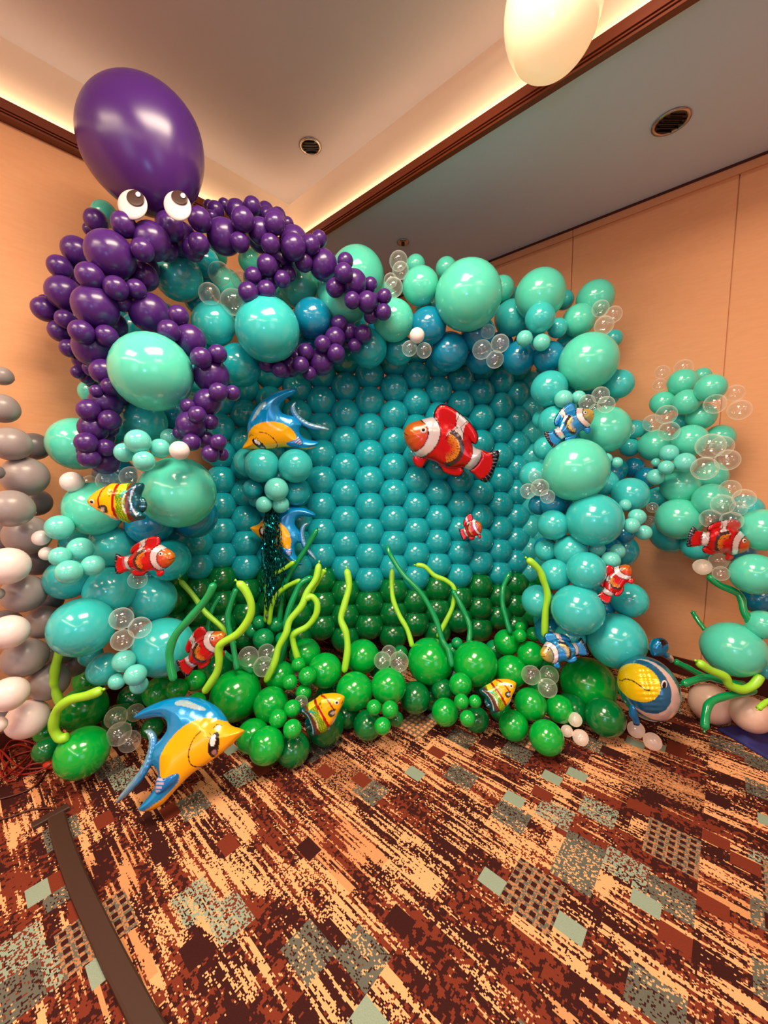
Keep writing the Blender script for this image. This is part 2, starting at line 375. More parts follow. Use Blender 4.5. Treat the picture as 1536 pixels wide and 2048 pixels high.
NAMES = {'octopus-side garland': 'garland_balloon', 'top garland': 'garland_balloon', 'plain-wall-side garland': 'garland_balloon', 'tinsel cluster': 'garland_balloon', 'second garland': 'garland_balloon', 'floor heap': 'seabed_balloon', 'grey column': 'column_balloon'}
ALL = []        # (object, px, py, r, colour word, place) for the labels
CW = {'mint': 'mint green', 'turquoise': 'turquoise', 'teal': 'teal', 'blue': 'deep blue', 'robin': 'pale aqua', 'green': 'bright green', 'dark_green': 'dark green',
      'grey': 'warm grey', 'dark_grey': 'dark grey', 'white': 'off white', 'sand': 'sand pink', 'clear': 'clear', 'frosted': 'frosted clear', 'pearl': 'pearl white'}
def batch(data, depth, place, group, dstep=.045):
    for ln in data.strip().splitlines():
        key, _, rest = ln.partition(':')
        for it in rest.split(';'):
            if not it.strip(): continue
            v = [float(a) for a in it.split(',')]
            x, y, r = v[:3]; la = v[3] if len(v) > 3 else 0
            o = balloon('bubble_balloon' if key.strip() in ('clear', 'frosted', 'pearl') else NAMES[place], x, y, r, depth(x, y)+la*dstep, key.strip())
            o['group'] = group; ALL.append((o, x, y, r, key.strip(), place))

# --- the grid wall: columns of balloons locked together, flat at the octopus side and turning away at the other
cols = [(345, 1, 2.16), (395, 0, 2.22), (442, 1, 2.30), (491, 0, 2.36), (542, 1, 2.41), (595, 0, 2.46), (643, 1, 2.50), (691, 0, 2.52), (739, 1, 2.52), (787, 0, 2.53),
        (831, 1, 2.56), (875, 0, 2.59), (919, 1, 2.62), (960, 0, 2.65), (999, 1, 2.69), (1033, 0, 2.72), (1064, 1, 2.72), (1092, 0, 2.68)]
colA = [1274, 1228, 1182, 1134, 1086.5, 1038, 986, 934, 882, 828, 775, 722, 670]
GRID = []
for ci, (cx, par, d) in enumerate(cols):
    k = 2.52/d; k = 1-(1-k)*1.0
    sc = interp(cx, [345, 691, 800, 1033, 1092], [.985, 1, .985, .925, .90])
    for ri in range(len(colA)-par):
        y = colA[ri] if par == 0 else (colA[ri]+colA[ri+1])/2
        y = 960+(y-960)*sc
        x = cx + (y-960)*interp(cx, [345, 700, 1092], [.012, 0, -.014])
        if cx < 400 and y < 980: continue
        if y < 700 or (cx > 1050 and y < 745): continue
        green = (y > 1160+interp(cx, [345, 691, 787, 920, 1000, 1092], [0, 0, 8, 0, -5, -12])-6*par)
        key = 'dark_green' if green else ('teal' if cx < 1050 else 'turquoise')
        rr = interp(cx, [345, 691, 1033, 1092], [29, 29.3, 26, 24])
        o = balloon('grid_balloon', x, y, rr, d, key, away=ray(x, y)*.6+AZ*.6+Vector((0, 0, random.uniform(-.1, .1))))
        o['group'] = 'green balloons of the grid wall' if green else 'teal balloons of the grid wall'
        GRID.append((o, ci, ri, green))

# --- garland up the octopus side
def dL(x, y):
    return interp(x, [80, 200, 300, 400, 480], [1.62, 1.72, 1.76, 1.86, 1.95]) + (0.05 if y < 700 else 0)
batch('''
mint: 209,428,27,2; 184,784,26,2; 155,888,56,1; 357,985,72,-2; 305,745,80,-5; 189,1017,57,-1
turquoise: 357,553,50; 428,648,44; 287,844,46,0; 224,1092,46,1; 135,1158,44,0; 150,1085,30,2; 221,1181,50,-1; 306,1198,46,0; 165,1254,63,-1; 327,1294,60,-1; 209,1338,34,-1; 181,1310,24,2
teal: 243,647,26,2; 479,731,43,1; 274,656,30,1; 338,1120,42,0; 300,1085,36,2; 410,790,32,3; 240,775,30,3; 330,640,34,3; 398,600,30,3; 300,1150,30,3; 392,760,30,3; 220,860,34,3; 395,700,34,3; 255,560,34,3; 410,525,30,2
blue: 300,1045,46,1; 388,1032,45,1; 348,828,30,2; 345,880,28,3; 230,950,40,3; 260,1230,30,3; 355,1065,30,4
robin: 276,883,25,-6; 320,897,20,-5; 249,905,20,-5; 288,922,21,-6; 340,875,18,-3; 119,1055,27,-2; 161,1098,25,-3; 120,1113,21,-3; 138,1144,26,-4; 186,1131,22,-4; 248,1322,23,-3; 234,1363,17,-3; 271,1350,22,-4; 278,1370,18,-3
''', dL, 'octopus-side garland', 'garland balloons up the octopus side')
batch('pearl: 359,901,19,-7; 144,964,22,-1; 82,1076,17,-1; 94,1107,15,-1\nclear: 216,962,22,-2; 262,954,22,-2; 180,966,16,0; 243,1237,23,-4; 280,1255,22,-4; 245,1280,22,-4; 262,1130,22,0; 275,1160,18,-2', dL, 'octopus-side garland', 'clear mini balloons on the octopus side')
# --- garland across the top
def dT(x, y): return interp(x, [420, 540, 700, 940, 1100, 1230], [1.98, 2.02, 2.14, 2.22, 2.2, 2.12])
batch('''
mint: 500,522,24,2; 425,510,30,3; 597,575,40,2; 714,553,56,1; 687,594,54,-1; 787,641,41,0; 831,530,20,2; 841,573,38,-1; 892,537,22,2; 936,592,68,-2; 1003,578,26,2; 1080,590,51,0; 1190,598,38,1; 1157,641,33,0; 1176,724,58,-2; 569,591,30,3; 632,545,30,4; 760,600,34,4; 452,572,34,4; 470,618,30,4; 520,560,34,5
turquoise: 536,660,64,-2; 1024,636,36,0; 1080,636,30,-2; 1115,656,20,-1; 1227,677,18,2; 1237,768,30,1; 1128,600,20,3; 1137,690,26,3; 860,620,30,4
teal: 404,548,26,3; 615,690,28,2; 797,700,30,2; 737,697,37,1; 920,700,30,4; 1060,690,34,4; 660,660,34,4; 700,650,34,4; 1010,600,30,5
blue: 625,637,39,0; 856,653,37,0; 898,704,38,1; 956,668,34,1; 963,714,33,2; 1098,714,31,0; 1037,716,33,1; 1000,690,26,3; 760,660,26,4
robin: 1049,677,16,-3; 1083,685,17,-3
''', dT, 'top garland', 'garland balloons across the top')
batch('''clear: 439,547,23,-1; 419,588,22,-2; 467,604,26,-2; 480,560,18,-1; 797,522,19,-1; 801,541,17,-2; 787,575,19,-2; 781,561,14,-1; 819,697,15,-3; 848,701,15,-3; 976,663,14,-1; 964,699,19,-2; 1000,687,18,-3; 990,719,17,-2; 1201,617,17,-3; 1227,629,17,-2; 1208,651,19,-3
pearl: 834,671,15,-4''', dT, 'top garland', 'clear mini balloons on the top garland')
# --- garland down the plain-wall side
def dR(x, y): return interp(y, [700, 900, 1300], [2.12, 2.08, 1.98]) + max(0, (1085-x))*.002
batch('''
mint: 1150,940,63,-3; 1210,859,48,0
turquoise: 1098,778,36,0; 1108,843,31,1; 1085,839,20,2; 1090,897,23,1; 1068,951,28,0; 1188,1040,54,-3; 1260,990,36,-1; 1205,966,30,2; 1092,1101,22,1; 1141,1101,32,-1; 1172,1141,38,-2; 1110,1149,31,-1; 1155,1219,51,-3; 1076,1202,32,0; 1258,1200,36,0; 1232,1281,57,-2; 1106,1050,30,0; 1140,1275,30,1; 1215,790,24,2
teal: 1240,1100,34,1; 1120,800,34,3; 1180,800,34,3; 1150,870,30,3; 1215,1160,34,3; 1180,1180,30,3; 1100,1240,32,2; 1130,1010,32,2; 1225,940,28,3; 1200,1110,26,1; 1120,720,24,3; 1165,1040,34,4; 1110,970,34,4
blue: 1078,1010,20,1; 1107,1007,26,1; 1091,1096,22,2; 1247,1068,20,0; 1100,1262,30,2; 1200,1215,30,2; 1220,950,25,3; 1220,1100,26,0
robin: 1127,798,18,-2; 1157,795,14,-2; 1140,812,13,-1; 1234,925,11,-1; 1213,917,11,-1; 1274,1034,17,-3; 1263,1051,16,-4; 1287,1065,16,-3; 1222,1120,18,-3; 1235,1102,15,-2; 1194,1097,16,-1; 1250,1010,12,-1
clear: 1201,790,17,-3; 1174,805,16,-3; 1212,809,17,-4; 1190,820,12,-2; 1256,859,13,1; 1056,982,15,-3; 1080,975,17,-4; 1095,993,14,-3; 1071,954,13,-2
''', dR, 'plain-wall-side garland', 'garland balloons down the plain wall side')
# --- green balloons heaped along the floor
def dG(x, y): return interp(y, [1240, 1300, 1350, 1400, 1450, 1500], [2.28, 2.14, 2.04, 1.95, 1.86, 1.72]) - interp(x, [100, 250, 500, 800], [.1, .02, 0, 0]) + interp(x, [1100, 1200], [0, .03])
batch('''
green: 93,1463,25; 165,1505,54,-1; 168,1416,48,1; 180,1360,32,3; 318,1385,32,0; 354,1379,22,-2; 390,1361,21,-2; 393,1404,19,-3; 472,1390,51,0; 542,1409,35,-1; 506,1472,34,0; 533,1491,37,-1; 556,1437,18,-4; 585,1417,17,-4; 585,1458,19,-4; 560,1352,30,0; 610,1308,31,0; 597,1329,14,-3; 615,1352,18,-3; 580,1364,15,-3; 607,1385,16,-2; 650,1341,34,-1; 709,1382,37,-1; 725,1313,33,0; 777,1372,35,-1; 748,1415,15,-3; 780,1419,17,-3; 765,1452,17,-3; 860,1322,45,-1; 950,1327,44,-1; 921,1369,23,-2; 890,1424,27,0; 923,1403,15,-3; 950,1403,13,-3; 935,1437,16,-3; 1014,1285,26,0; 1040,1271,13,-3; 1067,1268,14,-3; 1041,1255,11,-2; 1061,1309,26,-1; 1022,1343,32,0; 1061,1408,32,-1; 1119,1418,28,0; 1027,1451,30,0; 1093,1475,35,-1; 1176,1369,55,-1; 1095,1343,22,2
dark_green: 92,1499,27,0; 265,1397,30,3; 305,1457,22,2; 586,1498,35,1; 650,1450,39,1; 735,1450,29,0; 830,1395,31,1; 953,1439,25,1; 885,1379,22,2; 792,1438,15,-1; 1210,1434,40,1; 801,1306,15,0; 695,1430,26,3; 430,1340,34,3; 240,1440,34,3; 545,1310,30,3; 660,1395,30,3; 910,1345,34,3; 980,1370,34,3; 1140,1420,34,3; 1085,1370,30,3; 860,1390,28,4; 760,1330,26,3; 420,1430,30,2; 360,1430,28,3; 1000,1420,22,3; 500,1340,30,3
jade: 519,1245,14,0; 552,1249,15,0; 527,1278,21,0; 505,1262,15,1; 563,1278,13,1; 540,1262,13,1; 906,1301,15,0; 914,1286,11,-1; 990,1300,20,3
''', dG, 'floor heap', 'green balloons along the floor')
CW['jade'] = 'leaf green'
batch('clear: 232,1435,22,-1; 238,1468,24,-2; 259,1483,22,-1; 271,1425,18,0; 497,1313,20,-3; 533,1305,17,-2; 527,1333,20,-3; 765,1321,17,-3; 778,1306,15,-2; 798,1323,19,-3; 801,1341,12,-2; 602,1405,14,-2; 1062,1350,19,-4; 1098,1350,19,-3; 1095,1376,19,-4\nfrosted: 1150,1439,14,0; 1134,1462,12,0; 1161,1475,16,0; 1272,1459,17,0; 1305,1483,18,0', dG, 'floor heap', 'clear mini balloons along the floor')
# --- a second teal garland by the plain wall
def dF(x, y): return interp(x, [1255, 1340, 1420, 1530], [2.30, 2.15, 2.0, 1.84])
batch('''
mint: 1365,765,29,0; 1404,752,18,3; 1421,776,30,-1; 1373,804,27,-1; 1326,806,25,0; 1402,832,29,1; 1380,881,34,-1; 1440,875,28,2; 1311,891,33,0; 1421,952,32,2; 1360,972,37,-1; 1423,1000,36,0; 1357,1038,44,-1; 1526,1060,48,-1; 1508,1148,46,-2; 1466,1298,60,-2; 1526,1249,32,-1
turquoise: 1361,843,17,0; 1268,858,20,0; 1284,857,18,1; 1259,894,20,0; 1313,994,22,0; 1342,1068,40,1; 1395,1092,32,1; 1490,1020,34,2; 1532,1340,20,0
blue: 1267,936,22,0; 1292,955,22,0; 1515,1197,34,2; 1330,945,24,2; 1460,1050,30,3; 1480,1100,30,3
robin: 1338,906,18,-3; 1370,925,21,-3; 1332,935,15,-4; 1312,925,9,-2; 1311,954,17,-3
sand: 1422,1407,43,1; 1502,1429,40,0
clear: 1367,736,18,1; 1324,744,14,0; 1319,770,13,0; 1470,786,18,0; 1479,820,22,0; 1430,808,21,-2; 1333,829,20,-3; 1305,846,18,-2; 1338,862,20,-3; 1421,892,27,-3; 1444,892,22,-2; 1455,920,23,-3; 1409,937,25,-4; 1460,978,20,-1; 1445,1009,22,-3; 1488,997,21,-2; 1477,1017,16,-2; 1421,1037,20,-3; 1463,1042,21,-3; 1437,1122,18,-3; 1442,1147,16,-3; 1305,1015,11,-2; 1300,1041,10,-2
frosted: 1405,1134,17,-3
''', dF, 'second garland', 'balloons of the second garland by the plain wall')
# --- grey and white column at the frame's edge
def dC(x, y): return interp(x, [-10, 60, 140], [1.55, 1.60, 1.72])
batch('''
grey: 4,752,21,1; 4,817,33,0; 22,888,38,-1; 50,953,44,0; 22,1017,42,-2; 55,1070,44,1; 48,1187,42,0; 87,1244,36,1; 50,1315,43,0; 98,1363,40,0; -6,1188,14,-2
dark_grey: 68,893,30,3; 72,1005,30,3; 75,1122,32,3; 95,1200,30,3; 118,1300,32,3; 148,1325,30,3; -8,945,16,-2; 10,1075,34,3; 8,1250,34,3; 5,1440,30,3
white: 15,1132,42,-2; 18,1264,38,-2; 18,1388,38,-2; 55,1438,42,0; -4,1450,18,-2
''', dC, 'grey column', 'grey and white column balloons')

# ------------------------------------------------------------------ octopus: one sculpture
OC = at(300, 420, 1.62)
octo = tag(empty('octopus_sculpture', (OC.x, OC.y, OC.z)), 'purple balloon octopus with big looking-up eyes draped over the garland', 'octopus')
def frame(px, py, d, ang=0):
    """axes of a plane that faces the camera at that spot, x along the picture angle ang (down positive)"""
    v = ray(px, py).normalized(); z = -v
    x = (AX - z*AX.dot(z)).normalized(); y = z.cross(x)
    c, s = math.cos(ang), math.sin(ang)
    return x*c - y*s, x*s + y*c, z
def plane_axes(ang):
    c, s = math.cos(ang), math.sin(ang)
    return AX*c - AY*s, AX*s + AY*c, -AZ
hd = 1.60; hc = at(286, 292, hd); u = hd/FPX
# long axis points from crown to neck in the picture
ang = math.atan2(262, 118)
lx, ly, lz = plane_axes(ang)
bm = bmesh.new(); prof = []
for k in range(0, 41):
    a = PI*k/40; z = -math.cos(a); r = math.sin(a)
    r *= 1-.16*max(0, z)**1.3; prof.append((max(r, .001), z*(.88 if z < 0 else 1.12)))
prof[-1] = (.06, 1.13); prof.append((.05, 1.20))
mt = Matrix((ly, lz, lx)).transposed().to_4x4() @ Matrix.Diagonal((116*u, 100*u, 122*u, 1))
lathe(bm, prof, Matrix.Translation(hc-OC) @ mt, 56); obj('head', bm, 'purple', octo, True)
def disc(name, px, py, rx, ry, ang, d, m, parent, base, thick=.25):
    """a domed oval sticker facing the camera"""
    x, y, z = plane_axes(ang); s = d/FPX; c = at(px, py, d)-base; v = ray(px, py).normalized()
    bm = bmesh.new(); lathe(bm, [(1, 0), (.985, thick*.3), (.9, thick*.62), (.7, thick*.85), (.4, thick*.97), (.001, thick)], Matrix.Translation(c) @ Matrix((x, y, -v)).transposed().to_4x4() @ Matrix.Diagonal((rx*s, ry*s, min(rx, ry)*s, 1)), 40)
    return obj(name, bm, m, parent, True)
for ex, ey, erx, ery, ea, px, py, prx, pry, gx, gy in ((265, 409.5, 32, 29, .9, 271, 396, 19, 15.5, 276, 388.5), (355, 412, 32, 26, 1.0, 359, 395, 18, 13, 366, 391)):
    dd = hd-.095 if ex < 300 else hd-.090
    e = disc('eye', ex, ey, erx, ery, ea, dd, 'eye_white', octo, OC, .3)
    disc('pupil', px, py, prx, pry, .55, dd-.0135, 'eye_dark', e, OC, .15)
    disc('highlight', gx, gy, 5.5, 4.5, .8, dd-.019, 'glint', e, OC, .2)
def crop(s, ox, oy, k):
    out = []
    for it in s.split(';'):
        if it.strip():
            v = [float(a) for a in it.split(',')]; out.append((ox+v[0]/k, oy+v[1]/k, v[2]/k, v[3] if len(v) > 3 else 0))
    return out
A1 = lambda s: crop(s, 40, 350, 3.2)
A2 = lambda s: crop(s, 400, 360, 3.2)
def dP(x, y): return interp(x, [90, 220, 330, 420, 600, 790], [1.60, 1.60, 1.64, 1.72, 1.86, 2.00])
arms = {
 'neck': (dP, A1('845,425,118,0;1030,410,105,1;785,480,72,-2;665,320,80,-2;960,330,90,1;930,470,80,2;800,600,90,2;1150,285,75,-1;1145,440,65,-2;1110,480,68,0')),
 'back': (lambda x, y: 1.70, A1('445,350,42,1;487,295,75,0;365,490,95,0;255,590,76,-1;285,760,112,0;160,860,80,-1;168,815,50,1;290,925,62,-1;350,920,52,0;255,1000,70,0;330,1010,70,1;315,1110,58,0;400,1190,60,0;370,1262,42,-1;430,1290,50,0;400,1080,70,1;345,860,80,1;330,640,80,1;455,1320,40,1')),
 'front': (lambda x, y: 1.58, A1('580,515,152,0;450,650,88,-2;615,725,76,-2;485,850,138,0;395,1005,76,-2;555,1030,68,-2;480,1110,128,0;535,1260,80,0;580,1355,56,-1;490,1385,42,0;640,1420,56,1;550,1460,98,0;440,1505,70,-1;575,1570,65,-1;565,1620,60,1;470,1620,88,0;425,1715,68,-1;550,1745,56,-2;445,1810,68,-1;545,1835,82,0;430,1760,60,1;620,1340,60,1;540,1680,60,1;510,1780,60,1;640,600,110,2;590,960,90,1;455,1240,50,1')),
 'mid': (lambda x, y: 1.60, A1('745,730,60,-1;660,820,55,0;790,650,90,2;830,885,122,0;1015,900,62,-1;955,1000,68,-2;1085,1060,98,0;1160,1170,63,-1;1265,1145,56,-1;1225,1285,105,0;1270,1390,56,-2;1360,1395,46,-1;1200,1455,80,0;1075,1480,45,-1;1135,1535,53,-2;1095,1600,86,0;1220,1580,47,-1;1025,1650,42,0;1100,1710,53,-1;1185,1695,53,-1;1270,1710,48,-2;1220,1785,53,-1;1295,1790,38,-1;1150,1650,50,1;700,780,60,1;640,640,70,1')),
 'top': (dP, A2('10,245,60,-1;155,365,108,0;255,400,60,-2;275,255,74,-2;390,370,88,0;385,330,80,0;480,260,68,-2;478,280,66,-2;450,410,60,-2;600,395,92,0;597,430,80,0;710,415,58,-2;762,378,50,0;665,525,58,-2;790,545,90,0;930,520,50,-2;920,595,58,-2;865,690,57,-1;985,660,80,0;1090,670,45,-1;975,770,50,-1;1070,780,62,-1;1110,770,42,0;1180,745,45,-1;1175,845,48,-2;1095,870,45,-1;1125,800,45,0')),
 'upper': (lambda x, y: dP(x, y)+.12, A2('100,195,56,0;155,160,40,1;75,235,40,-1;235,200,70,0;335,170,58,-1;335,195,54,-1;420,200,55,1;425,230,55,0;560,280,40,0;60,170,40,1;500,230,50,1;330,250,60,1')),
 'curl': (lambda x, y: 1.76+(x-480)*.0012, A2('520,530,90,2;570,600,46,1;430,545,64,0;440,640,64,1;340,615,53,-1;310,720,62,-1;425,705,57,-1;525,635,51,-2;465,560,60,1')),
 'low': (lambda x, y: 1.98+(x-540)*.0006, A2('890,920,50,0;955,975,55,0;1045,985,53,-1;990,1060,42,-1;865,1010,62,0;785,1050,50,-1;870,1110,55,-1;883,1135,40,0;675,1100,50,-1;775,1165,78,0;645,1185,50,-1;700,1240,42,0;575,1190,65,0;510,1215,45,-1;430,1180,48,0;480,1190,45,0;620,1140,50,1;820,1080,50,1;930,1030,45,1;545,1235,30,0')),
}
for an, (df, items) in arms.items():
    t = empty('tentacle', (0, 0, 0)); t.parent = octo
    for (x, y, r, la) in items:
        b = balloon('balloon', x, y, r*1.07, df(x, y)+la*.022, 'purple')
        mw = b.matrix_world.copy(); b.parent = t; b.matrix_world = Matrix.Translation(-OC) @ mw
        b.matrix_parent_inverse = Matrix.Identity(4); b.matrix_basis = Matrix.Translation(-OC) @ mw

# ------------------------------------------------------------------ settle: tied balloons press against each other, they do not pass through
def settle(objs, free, limit, rounds=40, touch=.90):
    n = len(objs); pr_ = np.array([tuple(o['_p']) for o in objs]); dirs = np.array([tuple(ray(p[0], p[1])) for p in pr_])
    d0 = pr_[:, 3].copy(); R0 = np.array([o.matrix_world.to_scale().x for o in objs]); d = d0.copy()
    mx = np.full(n, 99.)
    for i in range(n):
        k = R0[i]/d0[i]; v = dirs[i]
        if v[1] > 0: mx[i] = min(mx[i], (YL-.01)/(v[1]+k))
        if v[0] > 0: mx[i] = min(mx[i], (XR-.02)/(v[0]+k))
        if v[2] < 0: mx[i] = min(mx[i], EYE/(k-v[2]))
    lim = np.array(limit); fr = np.array(free, float)
    for _ in range(rounds):
        c = dirs*d[:, None]; R = R0*d/d0
        D = c[:, None, :]-c[None, :, :]; L = np.sqrt((D**2).sum(2)); need = touch*(R[:, None]+R[None, :])-L
        np.fill_diagonal(need, 0); need = np.clip(need, 0, None)
        order = np.sign(d[:, None]-d[None, :]+1e-9*(np.arange(n)[:, None]-np.arange(n)[None, :]))
        push = (order*need*.45*(fr[:, None]/(fr[:, None]+fr[None, :]+1e-9))).sum(1)
        d = np.clip(d+np.clip(push, -.02, .02)*fr, np.maximum(d0-lim[:, 0], .9), np.minimum(d0+lim[:, 1], mx))
    return d, dirs, R0, d0
def apply_settle(objs, d, dirs, R0, d0):
    for i, o in enumerate(objs):
        k = d[i]/d0[i]
        if abs(k-1) < 1e-5: continue
        shift = Vector(dirs[i])*(d[i]-d0[i])
        m_ = o.matrix_world.copy() if o.parent is None else o.matrix_basis.copy()
        loc = m_.to_translation()+shift; m3 = m_.to_3x3()*k
        m4 = m3.to_4x4(); m4.translation = loc
        if o.parent is None: o.matrix_world = m4
        else: o.matrix_basis = m4
bpy.context.view_layer.update()
PURP = [o for o in C.objects if o.get('_p') and o.parent]
FREE = [a[0] for a in ALL]; GR = [g[0] for g in GRID]
objs_ = FREE+PURP+GR
free_ = [1]*len(FREE)+[.7]*len(PURP)+[0]*len(GR); lim_ = [(.07, .24)]*len(FREE)+[(.05, .05)]*len(PURP)+[(0, 0)]*len(GR)
apply_settle(objs_, *settle(objs_, free_, lim_))
TOUCHED = True

# ------------------------------------------------------------------ twisted modelling-balloon seaweed
def weed(pts, r, d0, d1, m, label, group):
    n = len(pts); P = []
    for i, (x, y) in enumerate(pts):
        d = d0+(d1-d0)*i/(n-1); q = at(x, y, d)
        dm = (EYE-.012)/-ray(x, y).z if ray(x, y).z < 0 else 99
        dm = min(dm, (XR-.02)/ray(x, y).x if ray(x, y).x > 0 else 99, (YL-.02)/ray(x, y).y if ray(x, y).y > 0 else 99)
        P.append(at(x, y, min(d, dm)))
    path = catmull(P, 7); k = len(path); R = r*(d0+d1)/2/FPX*.95
    rad = []
    for i in range(k):
        t = i/(k-1); f = min(1, math.sqrt(max(.02, t/.045))) * min(1, math.sqrt(max(.05, (1-t)/.03)))
        rad.append(R*f*(1+.06*math.sin(t*23)))
    root = tag(empty('seaweed', P[-1]), label, 'seaweed', group)
    bm = bmesh.new(); tube(bm, [p-P[-1] for p in path], rad, 14); obj('stalk', bm, m, root, True)
    tip = (path[0]-path[1]).normalized()
    bm = bmesh.new(); tube(bm, [path[0]-P[-1]+tip*R*a for a in (-.1, .3, .45, .75)], [R*.28, R*.2, R*.34, R*.22], 10); obj('knot', bm, m, root, True)
g1 = 'modelling balloon seaweed in the floor heap'
W = [
 ([(474,1163),(490,1179),(502,1207),(499,1235),(477,1266),(446,1285),(438,1297),(438,1322),(434,1344),(421,1366),(407,1386)], 8, 1.56, 1.64, 'lime', 'thick lime seaweed in a question-mark bend over the reclining red clownfish', g1),
 ([(359,1160),(384,1188),(402,1213),(415,1229),(446,1257),(470,1290)], 5.5, 1.98, 1.98, 'lime', 'thin lime seaweed slanting down behind the red clownfish in the weeds', g1),
 ([(429,1165),(415,1194),(384,1232),(352,1269),(340,1301),(341,1332),(348,1362)], 8, 1.56, 1.54, 'jade', 'thick dark green seaweed arching over the octopus-side garland foot', g1),
 ([(441,1191),(426,1216),(418,1241),(417,1275),(420,1300)], 4.5, 2.05, 2.0, 'jade', 'short thin green seaweed standing behind the reclining red clownfish', g1),
 ([(473,1176),(465,1197),(456,1229),(457,1254),(465,1285),(471,1320),(474,1340)], 6, 1.95, 1.9, 'jade', 'green seaweed rising behind the thick lime question-mark stalk', g1),
 ([(446,1304),(462,1316),(484,1330),(505,1345)], 5.5, 1.92, 1.98, 'jade', 'short green seaweed lying beside the clear balloons in the heap', g1),
 ([(589,1123),(569,1137),(543,1152),(534,1172),(533,1209),(531,1245)], 4.5, 2.16, 2.22, 'lime', 'lime seaweed hooked in front of the foil tinsel, upper one', g1),
 ([(635,1057),(617,1089),(598,1119),(578,1151),(566,1180),(560,1230),(556,1260)], 5.5, 2.20, 2.24, 'jade', 'tall green seaweed crossing the tail of the lower angelfish', g1),
 ([(602,1160),(575,1172),(555,1189),(543,1215),(538,1250)], 5, 2.14, 2.2, 'lime', 'lime seaweed curving beside the tinsel foot, lower one', g1),
 ([(626,1154),(603,1166),(589,1192),(577,1223),(572,1249),(573,1272),(566,1300),(555,1335)], 6.5, 2.10, 2.02, 'jade', 'glossy green seaweed tangled behind the tallest lime stalk', g1),
 ([(638,1126),(632,1157),(615,1183),(603,1212),(580,1240),(572,1266),(557,1295),(549,1326),(530,1365)], 7, 2.02, 1.93, 'lime', 'tallest lime seaweed leaning across the heap beside the tinsel', g1),
 ([(650,1139),(641,1153),(632,1168),(622,1185)], 5, 2.04, 2.05, 'lime', 'stubby lime seaweed tip forking off the tallest lime stalk', g1),
 ([(609,1200),(623,1193),(634,1206),(632,1229),(615,1252),(588,1268),(586,1283),(594,1312),(600,1330)], 6.5, 1.99, 2.0, 'lime', 'lime seaweed with a curled hook tip over the heap', g1),
 ([(693,1137),(698,1172),(689,1209),(682,1238),(692,1266),(695,1300),(688,1346)], 7, 2.06, 1.98, 'lime', 'wavy lime seaweed standing upright and alone before the wall middle', g1),
 ([(784,1137),(785,1192),(798,1229),(815,1260),(825,1295)], 5.2, 2.20, 2.12, 'lime', 'lime seaweed crossed by the long dark green stalk', g1),
 ([(775,1092),(780,1108),(804,1146),(844,1189),(870,1235),(884,1278),(897,1301),(904,1335)], 5.5, 2.14, 1.96, 'jade', 'longest dark green seaweed slanting down between the two big green balloons', g1),
 ([(831,1130),(849,1133),(869,1151),(892,1161),(908,1177),(906,1210),(892,1242),(874,1275)], 5, 2.26, 2.22, 'lime', 'lime seaweed bent like an elbow behind the big green balloons', g1),
 ([(905,1180),(918,1203),(934,1236),(940,1259),(937,1290)], 5.5, 2.22, 2.12, 'jade', 'green seaweed dropping from the elbow-bent lime stalk', g1),
 ([(1020,1145),(1007,1174),(1005,1206),(1012,1236),(1021,1268)], 5.2, 2.2, 2.12, 'jade', 'green seaweed rising alone from the plain-wall end of the heap', g1),
 ([(1054,1117),(1077,1138),(1087,1161),(1095,1190),(1091,1223),(1089,1275)], 7, 1.90, 1.94, 'lime', 'lime seaweed leaning against the plain-wall-side garland', g1),
 ([(123,1292),(112,1328),(108,1358),(109,1377),(122,1410)], 8.5, 1.60, 1.63, 'lime', 'lime seaweed between the grey column and the green heap', g1),
 ([(204,1380),(175,1391),(142,1399),(118,1416),(109,1437),(108,1459),(120,1476),(138,1472)], 9.5, 1.50, 1.56, 'lime', 'lime seaweed curled over the two large green balloons by the cords', g1),
 ([(1348,1322),(1377,1336),(1403,1350),(1440,1362)], 6, 1.98, 1.95, 'jade', 'thin green seaweed reaching behind the puffy blue fish', 'seaweed under the second garland'),
 ([(1363,1369),(1396,1358),(1423,1355),(1454,1364),(1492,1370)], 7, 1.80, 1.82, 'jade', 'green seaweed pointing at the puffy blue fish over the sand balloon', 'seaweed under the second garland'),
 ([(1394,1323),(1420,1340),(1449,1353),(1459,1370),(1485,1379),(1508,1369),(1522,1350)], 8.5, 1.74, 1.76, 'lime', 'fat lime seaweed swooping under the second garland', 'seaweed under the second garland'),
 ([(1409,1460),(1412,1427),(1420,1406),(1445,1394),(1485,1386),(1510,1380)], 7.5, 1.70, 1.80, 'jade', 'green seaweed bent over the sand balloon down to the carpet', 'seaweed under the second garland'),
 ([(1416,1150),(1437,1169),(1471,1184),(1483,1198),(1488,1222),(1504,1250)], 7, 1.88, 1.80, 'jade', 'green seaweed snaking down from the hovering clownfish', 'seaweed under the second garland'),
 ([(1385,1223),(1396,1241),(1412,1262)], 4.5, 2.05, 1.98, 'jade', 'short dark seaweed tip behind the big mint balloon', 'seaweed under the second garland'),
 ([(1516,1418),(1530,1406),(1548,1398)], 5.5, 1.68, 1.70, 'lime', 'small lime seaweed end resting on the outer sand balloon', 'seaweed under the second garland'),
]
for a in W: weed(*a)

